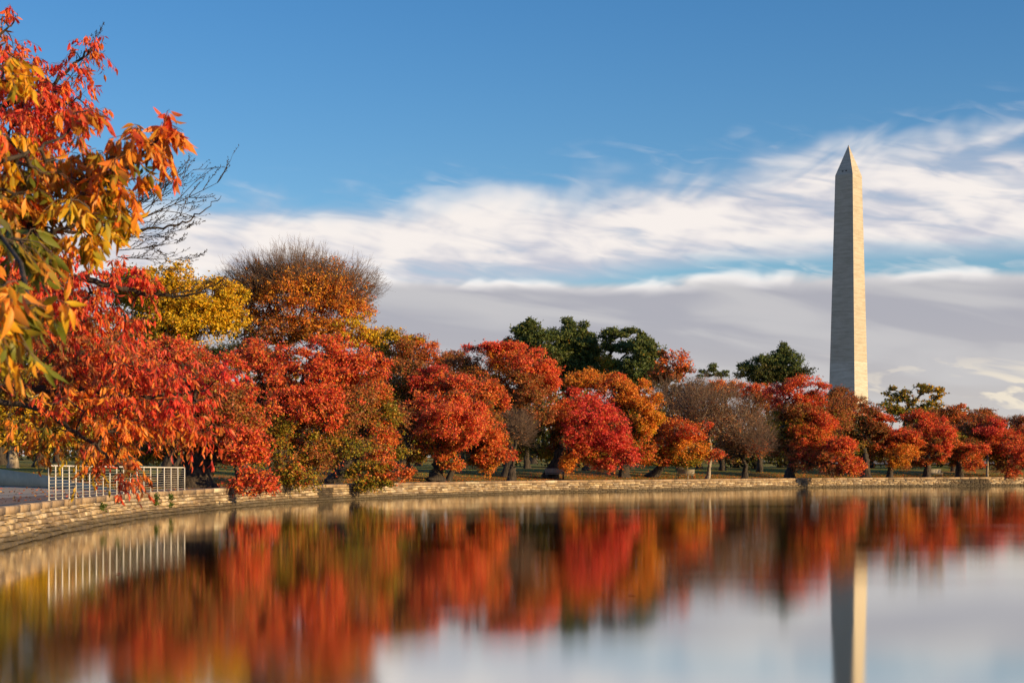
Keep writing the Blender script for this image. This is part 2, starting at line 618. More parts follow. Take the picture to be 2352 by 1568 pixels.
# ground sheet
sv = np.concatenate([np.arange(0, s_at_y(20), 6.0), np.arange(s_at_y(20), s_at_px(2700), 1.5), np.arange(s_at_px(2700), S[-1], 12.0), [S[-1]]])
tv = np.concatenate([[0.25, 0.6, 1.4, 2.2, 2.6, 3.0], np.arange(4.0, 34, 1.2), [36, 40, 46, 54, 64, 80, 100, 130, 170, 220, 300, 400, 550, 750, 1000, 1500, 2500, 5000]])
SS, TT = np.meshgrid(sv, tv, indexing='ij')
G = shore(SS.ravel(), TT.ravel(), 0)
G[:, 2] = ground_z(G[:, 0], G[:, 1])
G[:, 2] = np.minimum(G[:, 2], 10)
ni, nj = SS.shape
idx = np.arange(ni * nj).reshape(ni, nj)
quads = np.stack([idx[:-1, :-1], idx[1:, :-1], idx[1:, 1:], idx[:-1, 1:]], -1).reshape(-1)
link('ground', mesh_from('ground', G, quads, np.full((ni - 1) * (nj - 1), 4), GROUND, smooth=True), kind='structure')

# water
mb = MB()
mb.add([(-6000, -3000, 0), (8000, -3000, 0), (8000, 9000, 0), (-6000, 9000, 0)], [(0, 1, 2, 3)])
link('water', mb.mesh('water', WATER), kind='structure')


def strip(name, s0, s1, t0, t1, z, mat, step=0.8):
    ss = np.arange(s0, s1, step)
    a = shore(ss, t0, z); b_ = shore(ss, t1, z)
    n = len(ss)
    f = np.stack([np.arange(n - 1), np.arange(1, n), np.arange(1, n) + n, np.arange(n - 1) + n], -1).reshape(-1)
    return link(name, mesh_from(name, np.concatenate([a, b_]), f, np.full(n - 1, 4), mat, smooth=True), kind='structure')


strip('path', s_at_y(5), S[-1] - 1, 0.40, 2.55, 0.990, PATH)

# paved area on the left, in front of the retaining wall
ss = np.arange(s_at_y(12), s_at_y(73), 1.0)
edge = shore(ss, 2.62, 0.987)
poly = list(edge) + [np.array([x, y, 0.987]) for x, y in WALLLINE[::-1]] + [np.array([-48, 60, 0.987]), np.array([-48, 12, 0.987])]
mb = MB()
mb.add(poly, [tuple(range(len(poly)))[::-1]])
link('pavement', mb.mesh('pavement', PAVE), kind='structure')

# ------------------------------------------------------------------ sea wall of stone
rng = np.random.default_rng(5)
NEAR_S = s_at_y(95)
sw0, sw1 = s_at_y(8), s_at_px(2352) + 60
OUT = [(s_at_px(729), s_at_px(763), 'drain'), (s_at_px(2203), s_at_px(2272), 'culvert')]


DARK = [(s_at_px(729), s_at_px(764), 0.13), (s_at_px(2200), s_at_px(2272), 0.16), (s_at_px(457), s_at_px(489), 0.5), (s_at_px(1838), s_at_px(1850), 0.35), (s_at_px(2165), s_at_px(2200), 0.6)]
OUT = []


def in_out(a, b_, pad=0.0):
    return any(b_ > o0 - pad and a < o1 + pad for o0, o1, _ in OUT)


STONE_TONES = np.array([(0.50, 0.39, 0.25), (0.40, 0.31, 0.20), (0.60, 0.49, 0.33), (0.30, 0.225, 0.15), (0.46, 0.35, 0.21), (0.36, 0.30, 0.23), (0.66, 0.57, 0.42), (0.22, 0.165, 0.11), (0.42, 0.35, 0.27)])


def stone_verts(s0, s1, z0, z1, proud, top=False, depth=0.28, j=0.03):
    """a chamfered block that follows the shore; returns 12 verts, 9 quads"""
    g = 0.009
    gs = 0.018 if s0 < NEAR_S else 0.010
    a, b_ = s0 + gs, s1 - gs
    zb, zt = z0 + g, z1 - g
    wob = lambda q_, z_: z_ + (0.018 * math.sin(q_ * 0.9 + z_ * 9) + 0.014 * math.sin(q_ * 2.3 + z_ * 17)) * (1.0 if 0.0 < z_ < 0.78 else 0.0)
    bat = lambda z_: -0.10 * (1.0 - z_)           # the face leans back as it rises
    jit = lambda: rng.uniform(-j, j)
    vs = []
    for (q, z_) in ((a, zb), (b_, zb), (b_, zt), (a, zt)):                 # back
        vs.append((q, depth, z_))
    rim = [(a + abs(jit()) * .5, bat(zb) + 0.02, zb + abs(jit()) * .4), (b_ - abs(jit()) * .5, bat(zb) + 0.02, zb + abs(jit()) * .4),
           (b_ - abs(jit()) * .5, bat(zt) + 0.02, zt - abs(jit()) * .4), (a + abs(jit()) * .5, bat(zt) + 0.02, zt - abs(jit()) * .4)]
    vs += rim
    ins_s = min(0.05, (b_ - a) * 0.16)
    ins_z = min(0.03, (zt - zb) * 0.18)
    vs += [(a + ins_s + abs(jit()), bat(zb) - proud + jit() * .4, zb + ins_z), (b_ - ins_s - abs(jit()), bat(zb) - proud + jit() * .4, zb + ins_z),
           (b_ - ins_s - abs(jit()), bat(zt) - proud + jit() * .4, zt - ins_z), (a + ins_s + abs(jit()), bat(zt) - proud + jit() * .4, zt - ins_z)]
    vs = np.array([(q_, t_, wob(q_, z_)) for q_, t_, z_ in vs])
    return shore(vs[:, 0], vs[:, 1], vs[:, 2])


SF = [(0, 1, 2, 3), (4, 5, 1, 0)[::-1], (5, 6, 2, 1)[::-1], (6, 7, 3, 2)[::-1], (7, 4, 0, 3)[::-1],
      (8, 9, 5, 4)[::-1], (9, 10, 6, 5)[::-1], (10, 11, 7, 6)[::-1], (11, 8, 4, 7)[::-1], (8, 9, 10, 11)]
wall_loc = shore(s_at_y(45), 0.2, 0.0)
wall = thing('stone_seawall', 'long curving seawall of rough tan stone blocks along the water', 'seawall', tuple(wall_loc))

stones = []       # (distance, verts, colour)
courses = [(-0.25, 0.07), (0.07, 0.225), (0.225, 0.36), (0.36, 0.52), (0.52, 0.655), (0.655, 0.80)]
sp = sw0
for ci, (z0, z1) in enumerate(courses):
    sp = sw0 + rng.uniform(0, 0.4)
    while sp < sw1:
        near = sp < s_at_y(92)
        L = rng.choice([0.3, 0.42, 0.55, 0.7, 1.0]) * rng.uniform(0.85, 1.2) if near else rng.uniform(0.28, 0.85)
        if False:
            for o0, o1, _ in OUT:
                if sp + L > o0 and sp < o0:
                    L = o0 - sp
                elif sp >= o0 and sp < o1:
                    sp = o1
                    L = rng.uniform(0.4, 0.8)
        if L > 0.12:
            parts = [(z0, z1)]
            if near and rng.random() < 0.2 and ci > 0:
                zm = z0 + (z1 - z0) * rng.uniform(0.4, 0.6)
                parts = [(z0, zm), (zm, z1)]
            dzz = rng.uniform(-0.012, 0.012)
            for (za, zb) in parts:
                v = stone_verts(sp, sp + L, za, zb, rng.uniform(0.0, 0.075))
                tone = STONE_TONES[rng.integers(len(STONE_TONES))] * rng.uniform(0.85, 1.12)
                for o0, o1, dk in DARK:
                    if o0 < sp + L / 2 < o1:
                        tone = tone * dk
                m = v.mean(0)
                size = np.hypot(*(v[:, :2].max(0) - v[:, :2].min(0))) / m[1]
                vis = (m[1] > 34) and abs(m[0] / m[1]) < 0.33
                stones.append((m[1] if vis else 1e6, v, tone, ci == 0))
        sp += L
order = sorted(range(len(stones)), key=lambda i: stones[i][0] + (400 if stones[i][3] else 0))
wl = np.array(wall_loc)
for i in order[:300]:
    d, v, tone, _ = stones[i]
    mb = MB(); mb.add(v - wl, SF)
    link('stone', mb.mesh('stone', STONE, fcol=np.tile(tone, (len(SF), 1))), wall)
mb = MB(); cols = []
for i in order[300:]:
    d, v, tone, _ = stones[i]
    mb.add(v - wl, SF); cols.append(np.tile(tone, (len(SF), 1)))
link('stones', mb.mesh('stones', STONE, fcol=np.concatenate(cols)), wall, kind='stuff')

# coping slabs
sp = sw0; cop = []
while sp < sw1:
    L = rng.uniform(1.3, 2.6)
    z1 = 1.0 + rng.uniform(-0.006, 0.006)
    g = 0.012
    a, b_ = sp + g, sp + L - g
    n = 3
    q = np.linspace(a, b_, n)
    o = -0.055 + rng.uniform(-0.015, 0.015)
    prof = [(0.46, 0.80), (o, 0.80), (o - 0.01, 0.975), (o + 0.025, z1), (0.46, z1)]
    v = np.concatenate([shore(q, t, zz) for t, zz in prof])
    m = len(prof)
    fs = []
    for i in range(m):
        i2 = (i + 1) % m
        for k in range(n - 1):
            fs.append((i * n + k, i * n + k + 1, i2 * n + k + 1, i2 * n + k))
    fs.append(tuple(i * n for i in range(m)))
    fs.append(tuple(i * n + n - 1 for i in range(m))[::-1])
    tone = np.array((0.40, 0.30, 0.20)) * rng.uniform(0.85, 1.15) if rng.random() > 0.05 else np.array((0.66, 0.60, 0.46))
    mm = MB(); mm.add(v - wl, fs)
    link('coping_slab', mm.mesh('coping_slab', STONE, fcol=np.tile(tone, (len(fs), 1))), wall)
    sp += L
# core behind the joints
mb = MB()
bounds = [sw0] + [x for o0, o1, _ in OUT for x in (o0, o1)] + [sw1]
for a, b_ in zip(bounds[::2], bounds[1::2]):
    q = np.arange(a, b_ + 0.01, (b_ - a) / max(2, int((b_ - a) / 1.0)))
    n = len(q)
    v = np.concatenate([shore(q, 0.0, -0.6), shore(q, 0.035, 0.80), shore(q, 0.5, 0.80), shore(q, 0.5, -0.6)])
    fs = []
    for i in range(4):
        i2 = (i + 1) % 4
        for k in range(n - 1):
            fs.append((i * n + k, i * n + k + 1, i2 * n + k + 1, i2 * n + k))
    fs.append((0, n, 2 * n, 3 * n)); fs.append((n - 1, 2 * n - 1, 3 * n - 1, 4 * n - 1)[::-1])
    mb.add(v - wl, fs)
link('mortar_core', mb.mesh('mortar_core', MORTAR), wall)
# recessed openings
for o0, o1, nm in OUT:
    mb = MB()
    q = np.linspace(o0, o1, 6)
    v = np.concatenate([shore(q, 0.30, -0.5), shore(q, 0.30, 0.8)])
    mb.add(v - wl, [(k, k + 1, 7 + k, 6 + k) for k in range(5)])
    if nm == 'culvert':                   # three openings divided by piers
        for k in range(4):
            c0 = o0 + (o1 - o0) * k / 4
            v = np.concatenate([shore(np.array([c0, c0 + 0.3]), t_, zz) for t_, zz in ((-0.06, -0.5), (-0.02, 0.8), (0.3, 0.8), (0.3, -0.5))])
            mb.add(v - wl, [(0, 1, 3, 2), (2, 3, 5, 4), (0, 2, 4, 6), (1, 7, 5, 3)])
    link('culvert' if nm == 'culvert' else 'drain_recess', mb.mesh(nm, DARKCONC), wall)
# drain pipe holes
for px, zz in ((1279, .60), (1316, .33), (1412, .10), (2080, .70), (2052, .72), (2208, .62), (1902, .60), (2122, .55), (2240, .82), (500, .3)):
    q = s_at_px(px * 0.919 + 0) if px == 1279 * 10 else s_at_px(px)
    c0 = shore(q, -0.14 + 0.1 * zz, zz); c1 = shore(q, 0.2, zz)
    mb = MB(); mb.tube([c0 - wl, c1 - wl], [0.10, 0.10], 10)
    link('drain_pipe', mb.mesh('drain_pipe', IRON), wall)

# small plants rooted in the joints of the wall
for i, (px, py) in enumerate(((353, 1140), (387, 1141), (352, 1153), (386, 1158), (262, 1147), (228, 1163))):
    q = s_at_px(px)
    o = shore(q, -0.10, 0)
    zz = CAM_Z + (1075 - py) / 3800 * o[1]
    o = np.array([o[0], o[1], zz])
    N = 90
    r = rng.normal(size=(N, 3)) * (0.07, 0.12, 0.07)
    L = 0.06
    d = rng.normal(size=(N, 3)); d /= np.linalg.norm(d, axis=1)[:, None]
    u = np.cross(d, rng.normal(size=(N, 3))); u /= np.linalg.norm(u, axis=1)[:, None]
    v = np.stack([r - d * L, r + u * L * .5, r + d * L, r - u * L * .5], 1).reshape(-1, 3)
    lab = ['largest green weed tuft sprouting under the coping of the seawall', 'green weed tuft under the coping, second from the railing end',
           'small weed tuft low on the seawall, left one of the lower pair', 'small weed tuft low on the seawall, right one of the lower pair',
           'thin weed in a vertical joint below the railing posts', 'tiny weed in the seawall, nearest to the left edge'][[1, 0, 2, 3, 4, 5][i]]
    ob = link('wall_weed', mesh_from('wall_weed', v, np.arange(4 * N), np.full(N, 4), LEAF, fcol=np.tile((0.09, 0.14, 0.02), (N, 1)) * rng.uniform(.6, 1.3, (N, 1))), loc=tuple(o))
    ob['label'] = lab; ob['category'] = 'weed'; ob['group'] = 'weeds growing from the seawall'

# ------------------------------------------------------------------ retaining wall on the left
rw = thing('retaining_wall', 'low curved grey concrete retaining wall sloping down beside the pavement', 'wall', (WALLLINE[3][0], WALLLINE[3][1], 0.98))
base = np.array([WALLLINE[3][0], WALLLINE[3][1], 0.98])
tt_ = np.linspace(0, len(WALLLINE) - 1, 40)
wx = np.interp(tt_, range(len(WALLLINE)), WALLLINE[:, 0]); wy = np.interp(tt_, range(len(WALLLINE)), WALLLINE[:, 1]); wz = np.interp(tt_, range(len(WALLLINE)), WALLTOP)
for (f0, f1, nm) in ((0, 13, 'wall_panel'), (13, 26, 'wall_panel'), (26, 39, 'wall_panel')):
    mb = MB()
    q = np.arange(f0, f1 + 1)
    X, Y, Z = wx[q].copy(), wy[q].copy(), wz[q]
    X[-1] -= 0.012; 
    n = len(q)
    v = np.concatenate([np.stack([X, Y, np.full(n, 0.7)], 1), np.stack([X - 0.06, Y + 0.10, Z], 1), np.stack([X - 0.2, Y + 0.55, Z], 1), np.stack([X - 0.2, Y + 0.55, np.full(n, 0.7)], 1)]) - base
    fs = []
    for i in range(4):
        i2 = (i + 1) % 4
        for k in range(n - 1):
            fs.append((i * n + k, i * n + k + 1, i2 * n + k + 1, i2 * n + k))
    fs.append((0, n, 2 * n, 3 * n)); fs.append((n - 1, 2 * n - 1, 3 * n - 1, 4 * n - 1)[::-1])
    mb.add(v, fs)
    link(nm, mb.mesh(nm, CONC), rw)
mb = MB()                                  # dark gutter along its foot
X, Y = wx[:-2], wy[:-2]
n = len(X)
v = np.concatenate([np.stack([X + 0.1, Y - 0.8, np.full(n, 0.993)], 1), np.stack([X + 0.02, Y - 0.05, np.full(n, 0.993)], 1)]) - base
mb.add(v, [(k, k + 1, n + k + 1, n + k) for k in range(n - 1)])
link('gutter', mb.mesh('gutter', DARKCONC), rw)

# ------------------------------------------------------------------ railing
ra = s_at_px(112, 0.22); rb = s_at_px(424, 0.22)
rl = shore((ra + rb) / 2, 0.22, 1.0)
rail = thing('railing', 'white painted railing with slim posts and thin wires on the seawall', 'railing', tuple(rl))
NP = 21
qs = np.array([s_at_px(112 + (424 - 112) * k / (NP - 1), 0.22) for k in range(NP)])
H = np.interp(np.arange(NP), [0, NP - 1], [1.07, 1.02])
pm = MB(); pm.box((-0.018, -0.018, 0.0), (0.018, 0.018, 1.0)); pm.box((-0.05, -0.05, 0.0), (0.05, 0.05, 0.012))
pm_me = pm.mesh('post', PAINT)
for k in range(NP):
    o = shore(qs[k], 0.22, 1.0) - rl
    pobj = link('post', pm_me, rail, tuple(o))
    pobj.scale = (1, 1, H[k] - 0.005)
    pobj.rotation_euler = (0, 0, math.atan2(*(shore(qs[k] + .1)[:2] - shore(qs[k])[:2])[::-1]))
qq = np.linspace(qs[0] - 0.03, qs[-1] + 0.03, 60)
hh = np.interp(qq, qs, H)
mb = MB()
pts = shore(qq, 0.22, 1.0) - rl
pts[:, 2] += hh + 0.012
mb.tube(pts, np.full(60, 0.027), 8)
link('top_rail', mb.mesh('top_rail', PAINT, True), rail)
for c in range(9):
    f = 0.09 + c * 0.098
    mb = MB()
    pts = shore(qq, 0.19, 1.0) - rl
    pts[:, 2] += hh * f
    mb.tube(pts, np.full(60, 0.0065), 5)
    link('wire', mb.mesh('wire', STEEL, True), rail)

# ------------------------------------------------------------------ benches
def make_bench(px, D, rotz, label):
    D = max(D, shore_d(px) + 3.6)
    g = P(px, 1075, D)
    zz = float(ground_z(g[0], g[1])[0])
    t = thing('park_bench', label, 'bench', (g[0], g[1], zz - 0.01), rotz, 'park benches facing the water')
    for k in range(4):
        mb = MB(); mb.box((-0.85, -0.24 + k * 0.115, 0.42), (0.85, -0.14 + k * 0.115, 0.455)); link('seat_slat', mb.mesh('seat_slat', WOOD), t)
    for k in range(4):
        mb = MB(); a = 0.52 + k * 0.105; y = 0.235 + (a - 0.5) * 0.22
        mb.box((-0.85, y, a), (0.85, y + 0.03, a + 0.088)); link('back_slat', mb.mesh('back_slat', WOOD), t)
    for sx in (-0.72, 0.72):
        mb = MB()
        mb.box((sx - 0.03, -0.24, 0), (sx + 0.03, -0.18, 0.42)); mb.box((sx - 0.03, 0.20, 0), (sx + 0.03, 0.26, 0.5))
        mb.box((sx - 0.03, -0.18, 0.36), (sx + 0.03, 0.20, 0.418)); mb.tube([(sx, 0.275, 0.45), (sx, 0.39, 0.95)], [0.028, 0.028], 6)
        mb.tube([(sx, -0.21, 0.42), (sx, -0.21, 0.64), (sx, 0.28, 0.66)], [0.02, 0.02, 0.02], 6)
        link('bench_frame', mb.mesh('bench_frame', IRON), t)
    return t


make_bench(1275, 143, rad(8), 'bench in front of the thick dark leaning trunk')
make_bench(1573, 152, rad(-28), 'pale sunlit bench standing alone beside a thin stake-like trunk')
make_bench(1897, 170, rad(-30), 'white bench half hidden by low red foliage, left of the monument')
make_bench(2148, 182, rad(10), 'small bench on grass right of the monument')

# ------------------------------------------------------------------ monument
MD = 900.0
mloc = P(1949, 1075, MD)
mz = float(min(ground_z(mloc[0], mloc[1])[0], 10)) - 0.1
mon = thing('obelisk', 'tall tapering stone obelisk with pyramid tip above the trees', 'monument', (mloc[0], mloc[1], mz), rad(-(219.3 - 180)))
TOP = CAM_Z + 742 / 3800 * MD - mz
HS = TOP - 16.8


def frustum(name, z0, z1, w0, w1, mat, cap=True):
    me = bpy.data.meshes.new(name)
    a, b_ = w0 / 2, w1 / 2
    v = [(-a, -a, z0), (a, -a, z0), (a, a, z0), (-a, a, z0), (-b_, -b_, z1), (b_, -b_, z1), (b_, b_, z1), (-b_, b_, z1)]
    f = [(0, 1, 5, 4), (1, 2, 6, 5), (2, 3, 7, 6), (3, 0, 4, 7), (4, 5, 6, 7)]
    me.from_pydata(v, [], f)
    uv = me.uv_layers.new(name='UVMap')
    k = 0
    for fi_, poly in enumerate(f):
        for j, vi in enumerate(poly):
            x = [-1, 1, 1, -1][j] * (a if vi < 4 else b_)
            uv.data[k].uv = (x + fi_ * 37.3, v[vi][2]) if fi_ < 4 else (v[vi][0], v[vi][1])
            k += 1
    me.materials.append(mat)
    me.update()
    return link(name, me, mon)


WB, WT = 16.8, 10.5
zc = CAM_Z + (1075 - 832) / 3800 * MD - mz
wc = WB + (WT - WB) * zc / HS
frustum('lower_shaft', 0, zc, WB, wc, MARBLE_LOW)
frustum('upper_shaft', zc, HS, wc - 0.02, WT, MARBLE_UP)
frustum('pyramid_cap', HS, TOP - 0.5, WT - 0.02, 0.32, MARBLE_UP)
mb = MB(); mb.add([(-.16, -.16, TOP - .5), (.16, -.16, TOP - .5), (.16, .16, TOP - .5), (-.16, .16, TOP - .5), (0, 0, TOP)], [(0, 1, 4), (1, 2, 4), (2, 3, 4), (3, 0, 4)])
link('metal_tip', mb.mesh('metal_tip', IRON), mon)
slope = (WT / 2) / 16.8
for face in range(4):
    for sx in (-1, 1):
        zz = HS + 1.9
        y = -(WT / 2 - slope * 1.9) - 0.0
        mb = MB(); mb.box((sx * 1.05 - 0.45, y - 0.06, zz - 0.35), (sx * 1.05 + 0.45, y + 0.5, zz + 0.4))
        o = link('window', mb.mesh('window', DARKCONC if face in (0, 3, 2) else MARBLE_LOW), mon)
        o.rotation_euler = (0, 0, rad(90 * face))

# ------------------------------------------------------------------ foliage engine
PAL = {  # leaf colours and how common each is
    'R': [((0.78, 0.105, 0.050), 5), ((0.80, 0.185, 0.060), 4.5), ((0.54, 0.050, 0.038), 2), ((0.72, 0.27, 0.045), 3)],
    'C': [((0.78, 0.075, 0.060), 5), ((0.80, 0.130, 0.070), 4), ((0.56, 0.040, 0.045), 2.5), ((0.64, 0.20, 0.05), 2)],
    'O': [((0.78, 0.20, 0.050), 5), ((0.76, 0.120, 0.045), 4), ((0.66, 0.27, 0.040), 3), ((0.40, 0.15, 0.03), 2)],
    'G': [((0.80, 0.34, 0.040), 5), ((0.80, 0.24, 0.040), 4), ((0.60, 0.30, 0.035), 3)],
    'Y': [((0.78, 0.50, 0.025), 5), ((0.62, 0.44, 0.025), 4), ((0.80, 0.40, 0.025), 2), ((0.34, 0.29, 0.025), 2)],
    'V': [((0.38, 0.28, 0.028), 5), ((0.22, 0.22, 0.022), 4), ((0.52, 0.24, 0.030), 3), ((0.15, 0.18, 0.020), 2)],
    'B': [((0.44, 0.15, 0.045), 5), ((0.33, 0.13, 0.045), 4), ((0.26, 0.17, 0.035), 3), ((0.52, 0.11, 0.045), 2)],
    'N': [((0.26, 0.15, 0.080), 5), ((0.20, 0.13, 0.070), 4), ((0.32, 0.13, 0.060), 3)],
    'D': [((0.105, 0.150, 0.045), 5), ((0.070, 0.110, 0.040), 4), ((0.16, 0.19, 0.045), 3), ((0.18, 0.17, 0.04), 1)],
    'K': [((0.075, 0.090, 0.022), 5), ((0.10, 0.085, 0.022), 4), ((0.05, 0.065, 0.020), 3)],
}


def pal_colors(p, n, rg, w=None):
    cs = np.array([c for c, _ in PAL[p]]); ws = np.array([x for _, x in PAL[p]], float)
    if w is not None:
        ws = ws * w
    return cs[rg.choice(len(cs), n, p=ws / ws.sum())]


def unit(v):
    return v / (np.linalg.norm(v, axis=-1, keepdims=True) + 1e-9)


def tri_leaves(Cn, d, nrm, L, W):
    u = unit(np.cross(d, nrm))
    L = L[:, None] * 1.12; W = W[:, None] * 1.2
    v = np.stack([Cn - d * L * 0.42 + u * W * 0.5, Cn + d * L * 0.58, Cn - d * L * 0.42 - u * W * 0.5], 1)
    return v.reshape(-1, 3)


def rhombi(Cn, d, nrm, L, W, fold=0.18):
    u = unit(np.cross(d, nrm))
    nn = np.cross(u, d)
    L = L[:, None]; W = W[:, None]
    v = np.stack([Cn - d * L / 2, Cn + u * W / 2 + nn * L * fold + d * L * 0.05, Cn + d * L / 2, Cn - u * W / 2 + nn * L * fold + d * L * 0.05], 1)
    return v.reshape(-1, 3)


def skeleton(root_nodes, pts, rg, bias=0.35):
    """attach every point to the nearest node already in the tree, near ones first.
    returns nodes (M,3) and parent index"""
    nodes = [np.asarray(q, float) for q in root_nodes]
    par = [i - 1 for i in range(len(nodes))]
    fork = nodes[-1]
    order = np.argsort(np.linalg.norm(pts - fork, axis=1))
    path = [0.0]
    for i in range(1, len(nodes)):
        path.append(path[-1] + np.linalg.norm(nodes[i] - nodes[i - 1]))
    arr = np.zeros((len(nodes) + 3 * len(pts) + 5, 3)); arr[:len(nodes)] = nodes
    plen = np.zeros(len(arr)); plen[:len(nodes)] = path
    n = len(nodes)
    allow0 = len(nodes) - 1
    leaf_nodes = []
    for i in order:
        q = pts[i]
        dist = np.linalg.norm(arr[allow0:n] - q, axis=1)
        j = allow0 + int(np.argmin(dist + bias * (plen[allow0:n] - plen[allow0]) * 0.35))
        d = np.linalg.norm(arr[j] - q)
        cur = j
        if d > 0.9:
            k = 2 if d > 2.0 else 1
            for m_ in range(1, k + 1):
                f = m_ / (k + 1)
                mid = arr[j] * (1 - f) + q * f + rg.normal(size=3) * d * 0.05
                mid[2] += 0.10 * d * math.sin(math.pi * f)
                arr[n] = mid; par.append(cur); plen[n] = plen[cur] + d / (k + 1); cur = n; n += 1
        arr[n] = q; par.append(cur); plen[n] = plen[cur] + d / 2; leaf_nodes.append(n); n += 1
    return arr[:n], np.array(par), np.array(leaf_nodes)


def radii_of(nodes, par, r_tip, r_root, power=2.2):
    n = len(nodes)
    w_ = np.full(n, r_tip ** power)
    has = np.zeros(n, bool)
    for i in range(n - 1, 0, -1):
        if par[i] >= 0:
            if not has[par[i]]:
                w_[par[i]] = 0
                has[par[i]] = True
            w_[par[i]] += w_[i]
    r = w_ ** (1 / power)
    return np.minimum(r, r_root) if r[0] > r_root else r * np.linspace(1, 1, n)


def gnarled_trunk(pts, r0, r1, rg, n=12, flare=1.7, rough=0.16):
    pts = np.asarray(pts, float)
    m = 12
    t = np.linspace(0, 1, m)
    ti = np.linspace(0, 1, len(pts))
    P3 = np.stack([np.interp(t, ti, pts[:, k]) for k in range(3)], 1)
    L = np.linalg.norm(P3[-1] - P3[0])
    P3[1:-1, :2] += rg.normal(size=(m - 2, 2)) * r0 * 0.12
    R = r0 + (r1 - r0) * t
    R = R * (1 + (flare - 1) * np.exp(-t * L / (r0 * 2.2)))
    mb = MB(); mb.tube(P3, R, n)
    v = mb.v[0]
    ph = rg.uniform(0, 6.28, 4)
    for i in range(m):
        for k in range(n):
            th = 2 * math.pi * k / n
            f = 1 + rough * (math.sin(3 * th + ph[0] + i * 0.35) + 0.6 * math.sin(5 * th + ph[1] - i * 0.5)) * (1.5 if i < 3 else 1) * .8 + rg.normal() * rough * 0.25
            v[i * n + k] = P3[i] + (v[i * n + k] - P3[i]) * f
    mb.v[0] = v
    return mb


def lobe_points(c, r, rg, n, flat=0.25):
    """clump centres near the shell of an ellipsoid"""
    d = unit(rg.normal(size=(n, 3)))
    rr = rg.uniform(0.0, 1.0, n) ** 0.45
    rr = 0.30 + 0.62 * rr
    rr = rr + (rg.random(n) < 0.24) * rg.uniform(0.10, 0.50, n)
    bumpy = 1 + 0.16 * np.sin(d[:, 0] * 5 + c[0]) * np.sin(d[:, 2] * 4 + c[1])
    return c + d * r * (rr * bumpy)[:, None], d, rr


TREE_N = 0
FR_NAME = 'red and orange cherry trees along the seawall'


